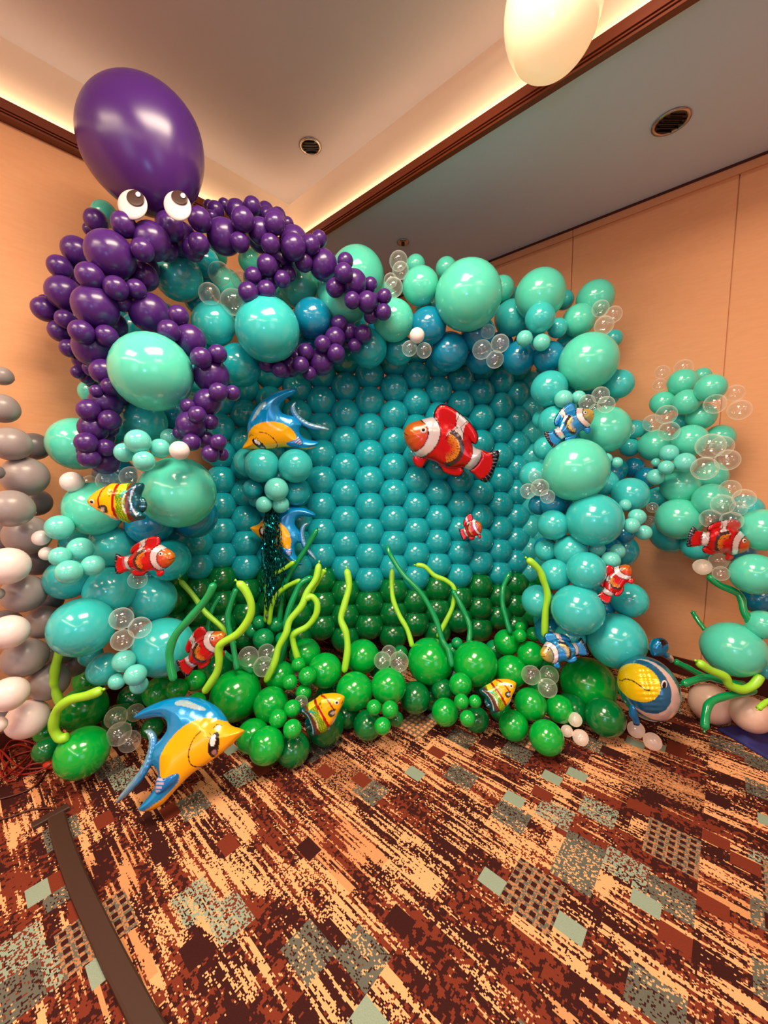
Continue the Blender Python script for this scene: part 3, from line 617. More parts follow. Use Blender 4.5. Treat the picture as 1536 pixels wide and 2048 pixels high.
# ------------------------------------------------------------------ foil fish
fm = bpy.data.materials.new('printed_foil'); fm.use_nodes = True; nt = fm.node_tree; fp = nt.nodes['Principled BSDF']
at_ = nt.nodes.new('ShaderNodeAttribute'); at_.attribute_name = 'print'
nt.links.new(at_.outputs['Color'], fp.inputs['Base Color'])
mr = nt.nodes.new('ShaderNodeMath'); mr.operation = 'MULTIPLY'; mr.inputs[1].default_value = .9
nt.links.new(at_.outputs['Alpha'], mr.inputs[0]); nt.links.new(mr.outputs[0], fp.inputs['Metallic'])
fp.inputs['Roughness'].default_value = .2; fp.inputs['Specular IOR Level'].default_value = .7; fp.inputs['Coat Weight'].default_value = .3
nz = nt.nodes.new('ShaderNodeTexNoise'); nz.inputs['Scale'].default_value = 22; nz.inputs['Detail'].default_value = 2
bp = nt.nodes.new('ShaderNodeBump'); bp.inputs['Strength'].default_value = .16; bp.inputs['Distance'].default_value = .006
tc = nt.nodes.new('ShaderNodeTexCoord'); nt.links.new(tc.outputs['Object'], nz.inputs['Vector']); nt.links.new(nz.outputs['Fac'], bp.inputs['Height']); nt.links.new(bp.outputs[0], fp.inputs['Normal'])
MATS['foil'] = fm
def inside(poly, P):
    x, y = P[:, 0], P[:, 1]; c = np.zeros(len(P), bool); n = len(poly)
    for i in range(n):
        x1, y1 = poly[i]; x2, y2 = poly[i-1]
        if y1 == y2: continue
        c ^= ((y1 > y) != (y2 > y)) & (x < (x2-x1)*(y-y1)/(y2-y1)+x1)
    return c
def dist(poly, P, closed=True):
    d = np.full(len(P), 1e9); near = np.zeros((len(P), 2)); n = len(poly)
    for i in range(n if closed else n-1):
        a = poly[i]; b = poly[(i+1) % n]; ab = b-a; L2 = max(1e-9, ab@ab)
        t = np.clip(((P-a)@ab)/L2, 0, 1); q = a+t[:, None]*ab; e = np.hypot(*(P-q).T)
        m = e < d; d[m] = e[m]; near[m] = q[m]
    return d, near
def smooth_poly(pts, n=5):
    return np.array([(v.x, v.y) for v in catmull([(p[0], p[1], 0) for p in pts], n, True)])
def inflated(name, pts, thick, cell, colour, xf, parent, wrinkle=.12, smooth=True, full=60.):
    """a foil pillow with the outline pts (template units); xf maps template x, y, height to room"""
    poly = smooth_poly(pts) if smooth else np.array(pts, float)
    lo = poly.min(0)-cell; hi = poly.max(0)+cell
    nx, ny = int((hi[0]-lo[0])/cell)+1, int((hi[1]-lo[1])/cell)+1
    gx, gy = np.meshgrid(lo[0]+np.arange(nx)*cell, lo[1]+np.arange(ny)*cell); P = np.stack([gx.ravel(), gy.ravel()], 1)
    ins = inside(poly, P); d, near = dist(poly, P)
    use = ins | (d < cell*.72); idx = -np.ones(len(P), int)
    cells = []
    for j in range(ny-1):
        for i in range(nx-1):
            q = (j*nx+i, j*nx+i+1, (j+1)*nx+i+1, (j+1)*nx+i)
            if sum(ins[list(q)]) >= 2 and all(use[list(q)]): cells.append(q)
    used = sorted({k for q in cells for k in q}); Pu = P[used]; du = d[used]; insu = ins[used]; nu = near[used]
    cnt = {}
    for q in cells:
        for k in q: cnt[k] = cnt.get(k, 0)+1
    edge = np.array([cnt[k] < 4 for k in used])
    Pu = np.where(edge[:, None], nu, Pu); du = np.where(edge, 0, np.where(insu, du, 0))
    s = np.clip(du/full, 0, 1); h = thick*np.sqrt(np.clip(1-(1-s)**2, 0, 1))
    th = np.arctan2(Pu[:, 1]-poly[:, 1].mean(), Pu[:, 0]-poly[:, 0].mean())
    arc = (nu[:, 0]*1.3+nu[:, 1]*1.7)/full*6.0
    h = h*(1-wrinkle*(.5+.5*np.sin(arc))*np.exp(-(du/full*3.2)))
    col = colour(Pu)
    vs = []; cs = []
    front = {}; back = {}
    for k, key in enumerate(used):
        front[key] = len(vs); vs.append(xf(Pu[k, 0], Pu[k, 1], h[k])); cs.append(col[k])
        if edge[k]: back[key] = front[key]
        else: back[key] = len(vs); vs.append(xf(Pu[k, 0], Pu[k, 1], -h[k])); cs.append(col[k])
    fs = [tuple(front[k] for k in q) for q in cells] + [tuple(back[k] for k in q[::-1]) for q in cells]
    me = bpy.data.meshes.new(name); me.from_pydata(vs, [], fs); me.validate()
    ca = me.color_attributes.new('print', 'FLOAT_COLOR', 'POINT')
    if len(me.vertices) == len(cs): ca.data.foreach_set('color', np.array(cs, np.float32).ravel())
    bm = bmesh.new(); bm.from_mesh(me); bmesh.ops.recalc_face_normals(bm, faces=bm.faces); bm.to_mesh(me); bm.free()
    return link(name, me, 'foil', parent, True)
def painter(base, rules):
    """rules: ('area', pts, colour, metal), ('line', pts, width, colour, metal), ('oval', cx, cy, rx, ry, angle, colour, metal), ('fn', f)"""
    def f(P):
        out = np.zeros((len(P), 4)); out[:, :3] = lin(base[0]); out[:, 3] = base[1]
        for r in rules:
            if r[0] == 'area':
                m = inside(smooth_poly(r[1]) if len(r[1]) > 5 else np.array(r[1], float), P); out[m, :3] = lin(r[2]); out[m, 3] = r[3]
            elif r[0] == 'line':
                ln = np.array([(v.x, v.y) for v in catmull([(a, b, 0) for a, b in r[1]], 6)]); dd, _ = dist(ln, P, False)
                m = dd < r[2]; out[m, :3] = lin(r[3]); out[m, 3] = r[4]
            elif r[0] == 'oval':
                c, s = math.cos(r[5]), math.sin(r[5]); X = (P[:, 0]-r[1])*c+(P[:, 1]-r[2])*s; Y = -(P[:, 0]-r[1])*s+(P[:, 1]-r[2])*c
                m = (X/r[3])**2+(Y/r[4])**2 < 1; out[m, :3] = lin(r[6]); out[m, 3] = r[7]
            else: r[1](P, out)
        return out
    return f
def mapper(nose_t, tail_t, nose_p, tail_p, d, flip, squash=1.0, turn=0.0, lean=0.0, d2=None):
    """template -> room. nose_t/tail_t in the template land on nose_p/tail_p in the photo; flip mirrors the fish"""
    nt_, tt = Vector(nose_t), Vector(tail_t); U = (tt-nt_); L = U.length; U.normalize(); V = Vector((-U.y, U.x))
    A = at(*nose_p, d); B = at(*tail_p, d2 or d); ux = (B-A); s = ux.length/L; ux.normalize()
    mid = ((nose_p[0]+tail_p[0])/2, (nose_p[1]+tail_p[1])/2); view = ray(*mid).normalized()
    zx = (-view - ux*(-view).dot(ux)).normalized()
    vx = zx.cross(ux)
    if not flip: vx = -vx
    # template y grows downwards in the picture
    base = (A+B)/2
    def xf(x, y, h, off=0.0):
        w_ = Vector((x, y))-nt_
        return A + ux*(w_.dot(U)*s) + vx*(w_.dot(V)*s*squash) + zx*((h+off)*s) - base
    return xf, base, s
def fish_root(name, base, label, cat, group=None): return tag(empty(name, base), label, cat, group)
SIL = ((226, 216, 222), .45)

# ---- clownfish, nose at (120,520), tail end at (1420,1000)
CF_BODY = [(120,520),(150,450),(220,395),(340,360),(450,330),(540,320),(700,365),(850,415),(950,490),(1030,590),(1075,690),(1130,745),(1210,785),(1215,880),(1170,980),(1075,1055),(960,1025),(880,1035),(760,1035),(640,990),(540,930),(430,900),(330,870),(250,800),(180,720),(130,620)]
CF_DORSAL = [(560,420),(535,330),(540,250),(590,170),(660,150),(760,180),(880,260),(1000,360),(1080,450),(1140,540),(1155,620),(1125,695),(1060,670),(1000,600),(900,540),(760,470)]
CF_ANAL = [(600,960),(640,1020),(690,1085),(780,1125),(880,1145),(950,1115),(975,1060),(930,1000),(760,960)]
CF_CHIN = [(300,830),(265,860),(250,900),(275,970),(335,1015),(400,1005),(430,945),(490,890),(430,850)]
CF_TAIL = [(1190,770),(1220,770),(1290,800),(1370,780),(1440,785),(1450,860),(1420,980),(1370,1110),(1310,1215),(1240,1215),(1160,1160),(1110,1110),(1050,1060),(1120,970),(1180,870)]
def clown_print(main, head0, head1, edge, fin, finedge, small):
    K = (18, 8, 12); lw = 7 if not small else 11
    def headgrad(P, out):
        reg = inside(smooth_poly([(100,520),(150,430),(240,370),(350,345),(430,430),(460,520),(450,600),(400,700),(300,780),(220,790),(130,640)]), P)
        t = np.clip(((P[:, 0]-120)*.7+(P[:, 1]-420)*.5)/400, 0, 1)[:, None]
        c = np.array(lin(head0))*(1-t)+np.array(lin(head1))*t
        out[reg, :3] = c[reg]; out[reg, 3] = .35
    def finfan(P, out):
        dx, dy = P[:, 0]-690, P[:, 1]-740; r = np.hypot(dx, dy); a = np.arctan2(dy, dx)
        reg = (r < 205) & (dx > -20+.25*dy) & (a > -1.25) & (a < 1.75); ring = (r >= 205) & (r < 262) & (a > -1.25) & (a < 1.5) & (dx > -20)
        out[ring, :3] = lin(finedge); out[ring, 3] = .5
        t = np.clip((r-60)/130, 0, 1)[:, None]; c = np.array(lin(main))*(1-t)+np.array(lin(fin))*t
        out[reg, :3] = c[reg]; out[reg, 3] = .4
        rays = ((np.sin(a*30) > .93) & (r > 70) & (reg | ring)) | ((np.abs(r-205) < lw*.7) & (a > -1.25) & (a < 1.7) & (dx > -20)); out[rays, :3] = lin((60, 14, 14)); out[rays, 3] = .2
    def tailf(P, out):
        dx, dy = P[:, 0]-1120, P[:, 1]-930; r = np.hypot(dx*1.0, dy*.9)
        reg = (P[:, 0] > 1150) & (r > 232); out[reg, :3] = lin(edge); out[reg, 3] = .3
        a = np.arctan2(dy, dx); rays = reg & (np.sin(a*34) > .9); out[rays, :3] = lin((150, 140, 160)); out[rays, 3] = .6
    rules = [('area', [(350,345),(450,310),(540,310),(600,400),(625,500),(620,600),(570,700),(480,800),(380,880),(240,830),(240,780),(300,780),(400,700),(450,600),(460,520),(430,430)], *SIL),
             ('fn', headgrad), ('line', [(345,350),(430,430),(460,520),(450,600),(400,700),(300,780),(190,770)], lw, K, .2),
             ('line', [(535,320),(600,420),(622,540),(590,670),(500,790),(380,870),(280,850)], lw, K, .2),
             ('area', [(860,240),(1010,360),(960,440),(930,600),(930,720),(860,640),(720,560),(700,620),(720,540),(800,480),(850,430),(840,380)], *SIL),
             ('line', [(885,270),(830,430),(850,470),(740,540),(700,620)], lw*.8, K, .2), ('line', [(1010,370),(910,460),(940,560),(925,640)], lw*.8, K, .2),
             ('fn', finfan),
             ('area', [(1060,700),(1130,745),(1210,785),(1190,890),(1130,980),(1055,1060),(955,1020),(1020,930),(1065,820)], *SIL),
             ('line', [(1062,690),(1068,780),(1040,890),(955,1020)], lw*.8, K, .2), ('line', [(1205,785),(1185,890),(1130,980),(1055,1055)], lw*.8, K, .2),
             ('fn', tailf), ('line', [(120,520),(150,550),(185,570)], lw*.7, K, .1)]
    body = painter((main, .45), rules)
    fins = painter((main, .45), [r for r in rules if r[0] != 'fn' or r[1] is tailf])
    return body, fins
def clownfish(nose, tail, d, flip, label, scheme='red', squash=1.0, small=True, d2=None, group='foil clownfish balloons'):
    if scheme == 'red': cb, cfn = clown_print((205, 14, 26), (205, 120, 20), (205, 20, 45), (20, 12, 24), (225, 150, 50), (70, 60, 66), small)
    else: cb, cfn = clown_print((0, 132, 205), (235, 185, 30), (0, 120, 120), (20, 14, 34), (215, 190, 60), (40, 60, 70), small)
    xf, base, s = mapper((120, 520), (1420, 1000), nose, tail, d, flip, squash, d2=d2)
    t = fish_root('foil_clownfish', base, label, 'foil balloon', group); cell = 12 if not small else 18
    K = [(18, 8, 14), .2]
    rim = lambda pts, base_, w_: painter_edge(base_, pts, w_)
    inflated('body', CF_BODY, 135, cell, cb, xf, t, .15, full=230)
    for nm, pts, th in (('dorsal_fin', CF_DORSAL, 42), ('anal_fin', CF_ANAL, 34), ('chin_fin', CF_CHIN, 30), ('tail_fin', CF_TAIL, 40)):
        poly = smooth_poly(pts)
        def colf(P, poly=poly, nm=nm):
            out = cfn(P); dd, _ = dist(poly, P)
            if nm in ('dorsal_fin', 'anal_fin'):
                far = inside(smooth_poly(CF_BODY), P); m = (dd < 16) & ~far
                out[m, :3] = lin((26, 10, 16)); out[m, 3] = .2
            return out
        inflated(nm, pts, th, cell, colf, xf, t, .3, full=70)
    # eye: ring, white, pupil in one raised disc with its pupil as a piece of its own
    bm = bmesh.new(); z0 = 116
    def ring(r, h, dx=0, dy=0): return [bm.verts.new(xf(392+dx+r*math.cos(2*PI*k/24), 500+dy+r*math.sin(2*PI*k/24), h+z0)) for k in range(24)]
    a, b, c = ring(48, 0), ring(46, 14), ring(30, 22)
    for p_, q_ in ((a, b), (b, c)):
        for k in range(24): bm.faces.new((p_[k], p_[(k+1) % 24], q_[(k+1) % 24], q_[k]))
    bm.faces.new(c); e = obj('eye', bm, 'eye_white', t, True)
    bm = bmesh.new(); a, b = ring(24, 20, 0, -6), ring(18, 27, 0, -6)
    for k in range(24): bm.faces.new((a[k], a[(k+1) % 24], b[(k+1) % 24], b[k]))
    bm.faces.new(b); obj('pupil', bm, 'black', e, True)
    return t

clownfish((807, 864), (993, 933), 2.30, False, 'largest red clownfish foil balloon, hanging before the middle of the teal grid wall', small=False)
clownfish((350, 1116), (228, 1126), 1.56, True, 'red clownfish foil balloon facing the grid wall on the octopus-side garland')
clownfish((452, 1270), (358, 1338), 1.64, True, 'red clownfish foil balloon resting nose-up among the seaweed')
clownfish((964, 1052), (920, 1068), 2.40, True, 'smallest red clownfish foil balloon, low on the teal grid wall', squash=1.75, d2=2.44)
clownfish((1260, 1132), (1199, 1202), 1.80, True, 'red clownfish foil balloon standing nose-up on the plain-wall-side garland', squash=.9)
clownfish((1497, 1094), (1376, 1070), 1.80, True, 'red clownfish foil balloon hovering on the second garland by the plain wall')
clownfish((1187, 826), (1093, 880), 1.93, True, 'blue clownfish foil balloon with yellow nose, high on the plain-wall-side garland', 'blue')
clownfish((1082, 1313), (1172, 1290), 1.86, False, 'blue and silver clownfish foil balloon at the foot of the plain-wall-side garland', 'blue', squash=1.1)

# ---- angelfish, nose (1435,965), tail middle (815,1110)
AF_BODY = [(1436,966),(1400,950),(1360,942),(1325,925),(1290,885),(1230,835),(1130,792),(1020,775),(900,785),(800,815),(720,855),(668,898),(682,916),(740,916),(800,905),(865,905),(905,930),(918,970),(895,1015),(862,1060),(852,1120),(856,1175),(885,1175),(925,1215),(928,1270),(900,1320),(850,1385),(860,1408),(920,1405),(985,1372),(1040,1310),(1090,1255),(1150,1200),(1230,1148),(1320,1085),(1400,1012)]
AF_TAIL = [(752,984),(790,975),(830,990),(858,1030),(868,1090),(862,1160),(835,1230),(790,1290),(735,1345),(683,1378),(705,1320),(750,1255),(790,1190),(812,1110),(808,1050),(785,1010)]
def angelfish(nose, tail, d, flip, label, cell, d2=None, squash=1.0):
    B = (0, 150, 226); xf, base, s = mapper((1436, 966), (815, 1110), nose, tail, d, flip, squash, d2=d2)
    t = fish_root('foil_angelfish', base, label, 'foil balloon', 'foil angelfish balloons')
    K = (52, 10, 14)
    pr = painter((B, .28), [
        ('area', [(1445,966),(1400,940),(1330,920),(1262,900),(1192,893),(1110,920),(1040,970),(980,1040),(955,1110),(953,1170),(972,1225),(1010,1222),(1050,1205),(1085,1200),(1082,1240),(1040,1295),(985,1345),(900,1400),(880,1420),(1000,1395),(1110,1262),(1240,1160),(1400,1025)], (255, 182, 8), .08),
        ('area', [(960,808),(1010,795),(1080,810),(1150,832),(1180,850),(1120,848),(1040,832),(975,824)], (190, 222, 236), .5),  # pale reflection painted into the print along the back
        ('line', [(1192,965),(1152,1015),(1137,1080),(1145,1135),(1165,1160),(1200,1165)], 3.2, K, 0), ('line', [(1262,948),(1272,932),(1288,930),(1302,937)], 2.6, K, 0),
        ('line', [(1258,985),(1246,975)], 2.4, (10, 6, 10), 0), ('line', [(1252,1000),(1240,996)], 2.4, (10, 6, 10), 0),
        ('oval', 1280, 1040, 31, 72, .14, (16, 6, 8), 0), ('oval', 1275, 1017, 16, 33, .1, (245, 236, 240), 0), ('oval', 1282, 1083, 12, 18, .3, (170, 110, 120), 0),
        ('line', [(1262,1135),(1275,1122)], 2.4, K, 0)])
    inflated('body', AF_BODY, 92, cell, pr, xf, t, .12, full=170)
    tp = smooth_poly(AF_TAIL)
    def tc_(P):
        out = np.zeros((len(P), 4)); t_ = np.clip((P[:, 0]-(800+(P[:, 1] > 1150)*-1*(P[:, 1]-1150)*.45))/70, 0, 1)[:, None]
        out[:, :3] = np.array(lin((150, 196, 222)))*(1-t_)+np.array(lin(B))*t_; out[:, 3] = .55; return out
    inflated('tail_fin', AF_TAIL, 26, cell, tc_, xf, t, .45, full=40)
    fin = painter(((0, 120, 205), .3), [('line', [(955,1232),(1010,1228)], 6, (200, 190, 215), .4), ('line', [(958,1252),(1008,1250)], 6, (200, 190, 215), .4), ('line', [(962,1272),(1000,1270)], 6, (200, 190, 215), .4), ('line', [(968,1290),(992,1288)], 5, (200, 190, 215), .4)])
    xo = lambda x, y, h: xf(x, y, h, 52)
    inflated('side_fin', [(950,1225),(1000,1212),(1050,1195),(1080,1200),(1072,1240),(1030,1280),(980,1312),(955,1290)], 26, max(cell*.6, 4), fin, xo, t, .2, full=40)
    return t
angelfish((488.5, 1462), (295, 1507), 1.50, False, 'largest blue and yellow angelfish foil balloon, lying on the carpet', 5.0)
angelfish((485, 897), (601, 834), 2.12, True, 'blue and yellow angelfish foil balloon high on the grid wall, above the tinsel', 6.0, squash=1.02)
angelfish((500, 1056), (608, 1072), 2.24, True, 'blue and yellow angelfish foil balloon behind the foil tinsel', 7.0, squash=1.12)

# ---- striped tropical fish, nose (120,460), tail (940,520) in its own crop
TF_BODY = [(118,440),(180,350),(260,285),(370,225),(450,190),(560,195),(700,180),(800,178),(880,190),(880,260),(850,360),(880,450),(860,560),(915,620),(900,680),(840,695),(760,715),(680,740),(600,715),(520,690),(430,655),(340,610),(240,560),(150,500)]
TF_TAIL = [(800,400),(850,375),(905,400),(935,470),(930,540),(890,585),(840,580),(800,520)]
TF_FIN = [(355,610),(400,650),(470,690),(540,705),(585,680),(560,650),(450,640)]
def tropical(nose, tail, d, flip, label, squash=1.0):
    xf, base, s = mapper((118, 440), (935, 500), nose, tail, d, flip, squash)
    t = fish_root('foil_tropical_fish', base, label, 'foil balloon', 'foil striped tropical fish balloons'); cell = 12
    R = (170, 8, 14)
    def greens(P, out):
        m = (P[:, 0] > 585-.0*P[:, 1]) & (P[:, 0] < 690+.12*(P[:, 1]-200)); out[m, :3] = lin((100, 150, 20)); out[m, 3] = .3
        k = m & ((np.sin(P[:, 0]*.16+np.sin(P[:, 1]*.05)*2)*np.sin(P[:, 1]*.14) > .35)); out[k, :3] = lin((190, 210, 30))
        top = m & (P[:, 1] < 290); out[top, :3] = lin((225, 225, 40))
    pr = painter(((250, 186, 0), .12), [
        ('area', [(570,150),(940,150),(940,760),(590,760)], (0, 88, 104), .5),
        ('area', [(560,150),(760,150),(700,300),(690,420),(710,560),(790,760),(590,760),(575,450)], (100, 150, 20), .3), ('fn', greens),
        ('area', [(735,180),(770,180),(745,300),(740,420),(760,560),(800,720),(745,730),(715,600),(695,450),(705,300)], (110, 45, 28), .3),
        ('line', [(700,350),(670,430),(680,530),(715,610)], 9, (235, 228, 215), .5),
        ('line', [(815,230),(775,330),(765,430),(790,540),(840,640)], 9, (225, 225, 235), .6),
        ('line', [(560,200),(545,330),(535,470),(550,600),(575,700)], 21, R, .3), ('line', [(432,200),(370,290),(345,380),(340,470),(350,540)], 13, R, .3),
        ('line', [(640,380),(680,320),(715,305)], 14, (0, 190, 180), .4),
        ('oval', 245, 455, 35, 35, 0, (250, 240, 220), 0), ('oval', 490, 312, 26, 22, 0, (120, 120, 20), .1), ('oval', 488, 378, 10, 10, 0, (60, 50, 20), 0),
        ('area', [(310,525),(350,505),(410,490),(455,520),(462,570),(430,605),(380,600),(350,560)], (60, 62, 50), .2), ('area', [(345,560),(370,525),(420,530),(410,575),(375,588)], (200, 200, 200), .6),
        ('line', [(160,480),(185,515),(205,510)], 4, (120, 40, 10), 0)])
    inflated('body', TF_BODY, 120, cell, pr, xf, t, .16, full=220)
    inflated('tail_fin', TF_TAIL, 40, cell, painter(((0, 86, 100), .6), [('line', [(820,450),(920,430)], 5, (150, 190, 200), .7), ('line', [(820,500),(925,510)], 5, (150, 190, 200), .7)]), xf, t, .4, full=60)
    inflated('belly_fin', TF_FIN, 20, cell*.8, painter(((190, 190, 205), .7), []), xf, t, .3, full=30)
    bm = bmesh.new()
    def ring(r, h): return [bm.verts.new(xf(240+r*math.cos(2*PI*k/20), 455+r*math.sin(2*PI*k/20), h+100)) for k in range(20)]
    a, b = ring(19, -4), ring(15, 8)
    for k in range(20): bm.faces.new((a[k], a[(k+1) % 20], b[(k+1) % 20], b[k]))
    bm.faces.new(b); obj('eye', bm, 'black', t, True)
tropical((176, 1002), (294, 1012), 1.47, False, 'yellow striped tropical fish foil balloon on the octopus-side garland above a clownfish')
tropical((688, 1392), (612, 1456), 1.72, True, 'yellow striped tropical fish foil balloon leaning on the middle of the green heap', .95)
tropical((1031, 1364), (972, 1412), 1.78, True, 'yellow striped tropical fish foil balloon at the plain-wall half of the green heap', 1.05)

# ---- puffy blue fish seen from the front
bx, by, bd = 1296, 1376, 1.70
bc = at(bx, by, bd); root = tag(empty('foil_puffer_fish', (bc.x, bc.y, bc.z)), 'round blue and silver fish foil balloon with a frowning yellow face on the carpet', 'foil balloon')
k_ = bd/FPX; vx, vy, vz = frame(bx, by, bd)
pr = painter(((38, 112, 140), .5), [
    ('oval', 870, 920, 375, 455, -.3, (224, 206, 204), .4), ('oval', 800, 870, 345, 400, -.3, (30, 104, 150), .45),
    ('oval', 715, 820, 315, 282, .25, (232, 196, 0), .3), ('line', [(455,790),(500,795),(550,772),(650,800),(740,870),(800,930),(860,935)], 9, (60, 40, 10), 0)])
n, m = 180, 120; vs = []; cs = []
P2 = []
for i in range(m+1):
    th = PI*i/m
    for j in range(n):
        ph = 2*PI*j/n; a, b, c = math.sin(th)*math.cos(ph), math.sin(th)*math.sin(ph), math.cos(th)
        seam = 1-.035*math.exp(-(a/.09)**2)*(1 if c > -.2 else 1)
        rip = 1+.010*math.sin(b*42)*math.exp(-(a/.28)**2)
        lx_, ly_ = a*53, b*60
        vs.append(vx*(lx_*k_) + vy*(-ly_*k_) + vz*(c*60*k_*seam*rip))
        P2.append((lx_/53*452+845, ly_/60*492+905))
cols_ = pr(np.array(P2))
for q, v in enumerate(vs):
    if v.dot(vz) < -.004: cols_[q, :3] = lin((38, 112, 140)); cols_[q, 3] = .5
fs = [(i*n+j, i*n+(j+1) % n, (i+1)*n+(j+1) % n, (i+1)*n+j) for i in range(m) for j in range(n)]
me = bpy.data.meshes.new('body'); me.from_pydata(vs, [], fs)
ca = me.color_attributes.new('print', 'FLOAT_COLOR', 'POINT'); ca.data.foreach_set('color', cols_.astype(np.float32).ravel())
bm = bmesh.new(); bm.from_mesh(me); bmesh.ops.remove_doubles(bm, verts=bm.verts, dist=1e-5); bmesh.ops.recalc_face_normals(bm, faces=bm.faces); bm.to_mesh(me); bm.free()
link('body', me, 'foil', root, True)
e = disc('eye', 1328.5, 1369.5, 6.2, 9.6, .1, bd-.112, 'eye_white', root, bc, .4); disc('pupil', 1328.5, 1370.5, 3.6, 6.8, .1, bd-.1150, 'black', e, bc, .4)
def pod(name, pts, thick, d, colour, full):
    def xf(x, y, h):
        p_ = at(1180+x/7.314, 1250+y/7.314, d) - AZ*(h*k_/7.314) - bc; return p_
    inflated(name, pts, thick, 16, colour, xf, root, .3, full=full)
pod('top_fin', [(915,455),(885,380),(882,300),(925,225),(980,190),(1060,190),(1125,235),(1140,320),(1120,400),(1190,430),(1215,500),(1190,560),(1120,500),(1010,450)], 90, 1.70,
    painter(((0, 120, 175), .5), [('area', [(985,205),(1060,195),(1125,245),(1080,262),(1020,270),(990,300)], (20, 8, 14), .3), ('area', [(1080,470),(1180,400),(1230,480),(1210,570),(1120,520)], (205, 190, 180), .75)]), 110)
pod('bottom_fin', [(600,1170),(575,1260),(580,1340),(620,1400),(640,1460),(700,1470),(725,1410),(700,1330),(680,1250),(650,1180)], 55, 1.61, painter(((0, 110, 180), .5), [('area', [(620,1425),(700,1420),(720,1480),(640,1480)], (20, 14, 30), .3)]), 60)

# ------------------------------------------------------------------ small teal cluster over the tinsel, and the tinsel
batch('turquoise: 524,931,34,0; 591,932,33,0; 498,925,30,2\nteal: 506,978,20,1; 592,985,26,2; 512,1000,14,2; 560,950,24,2\nrobin: 553,979,23,-1; 528,1009,16,-1; 561,1009,17,0', lambda x, y: 2.16, 'tinsel cluster', 'balloons of the cluster above the tinsel')
tt = mat('tinsel_foil', (0, 105, 110), .18, .9)
tin = at(541, 1015, 2.17); root = tag(empty('tinsel_streamer', (tin.x, tin.y, tin.z)), 'shimmering dark teal foil tinsel streamer hanging under the small balloon cluster', 'streamer')
bm = bmesh.new()
for i in range(64):
    x0 = random.uniform(529, 553); x1 = x0 + random.uniform(-12, 18) + (x0-540)*.4; dd = random.uniform(2.14, 2.19); y1 = random.uniform(1150, 1215)
    if i < 4: x1 = 533 + random.uniform(-2, 2); y1 = 1222
    prev = None; steps = 34; ph = random.uniform(0, 6); wd = random.uniform(.0025, .005)
    for s_ in range(steps+1):
        f = s_/steps; px = x0+(x1-x0)*f**.8+math.sin(f*34+ph)*1.3; py = 1012+(y1-1012)*f
        c = at(px, py, dd+.006*math.sin(f*50+ph)) - tin; a_ = f*60+ph
        sd = (AX*math.cos(a_)+AZ*math.sin(a_))*wd
        cur = (bm.verts.new(c-sd), bm.verts.new(c+sd))
        if prev: bm.faces.new((prev[0], prev[1], cur[1], cur[0]))
        prev = cur
obj('foil_fringe', bm, 'tinsel_foil', root)
bm = bmesh.new(); c = at(533, 1232, 2.17)-tin; lathe(bm, [(.001, -.022), (.009, 0), (.001, .022)], Matrix.Translation(c), 6); obj('tassel_end', bm, 'metal', root)

# ------------------------------------------------------------------ things on the floor
P = [on(x, y, 2, .012) for x, y in ((113, 1632), (128, 1690), (158, 1770), (195, 1850), (236, 1935), (285, 2030), (330, 2110))]
root = tag(empty('stand_bar', (P[0].x, P[0].y, 0)), 'long dark brown flat stand bar with a cross foot, lying on the carpet', 'bar')
def flat(name, pts, ws, z0, z1):
    bm = bmesh.new(); path = catmull(pts, 6); rings = []
    for i, p_ in enumerate(path):
        t_ = (path[min(len(path)-1, i+1)]-path[max(0, i-1)]).normalized(); s_ = t_.cross(Vector((0, 0, 1))).normalized()
        w_ = ws[0]+(ws[1]-ws[0])*i/(len(path)-1); b_ = Vector((p_.x-P[0].x, p_.y-P[0].y, 0))
        rings.append([bm.verts.new(b_+s_*a*w_+Vector((0, 0, z))) for a, z in ((-1, z0), (-1, z1*.8), (-.8, z1), (.8, z1), (1, z1*.8), (1, z0))])
    for a, b in zip(rings, rings[1:]):
        for q in range(6): bm.faces.new((a[q], a[(q+1) % 6], b[(q+1) % 6], b[q]))
    bm.faces.new(rings[0]); bm.faces.new(rings[-1][::-1]); bmesh.ops.recalc_face_normals(bm, faces=bm.faces)
    return obj(name, bm, 'strap', root)
flat('bar', P, (.026, .026), .0, .020)
flat('cross_foot', [on(64, 1652, 2, .01), on(100, 1632, 2, .01), on(137, 1612, 2, .01)], (.016, .016), 0, .016)
# red extension cord in a tangle
bm = bmesh.new(); pts = []
seq = [(-20,1530),(30,1490),(70,1505),(40,1545),(5,1520),(25,1480),(80,1492),(110,1520),(60,1530),(15,1562),(-10,1500),(35,1470),(75,1482),(50,1520),(5,1555),(30,1512),(95,1500),(118,1528),(90,1535),(40,1535),(0,1500),(20,1545),(70,1545),(102,1530)]
for k, (x, y) in enumerate(seq):
    q = on(x, y, 2, .008+.011*((k*7) % 3)); pts.append(q)
base = pts[0].copy(); path = catmull(pts, 9); root = tag(empty('extension_cord', (base.x, base.y, 0)), 'tangled red extension cord on the carpet at the grey column foot', 'cord')
tube(bm, [p_-Vector((base.x, base.y, 0)) for p_ in path], .0042, 8); obj('cable', bm, 'red_cord', root, True)
q = on(100, 1530, 2, .02); bm = bmesh.new(); box(bm, (-.016, -.024, -.014), (.016, .024, .014)); bmesh.ops.bevel(bm, geom=bm.edges[:], offset=.006, segments=2, affect='EDGES')
o = obj('plug', bm, 'plug', root, True); o.location = q-Vector((base.x, base.y, 0)); o.rotation_euler.z = .7
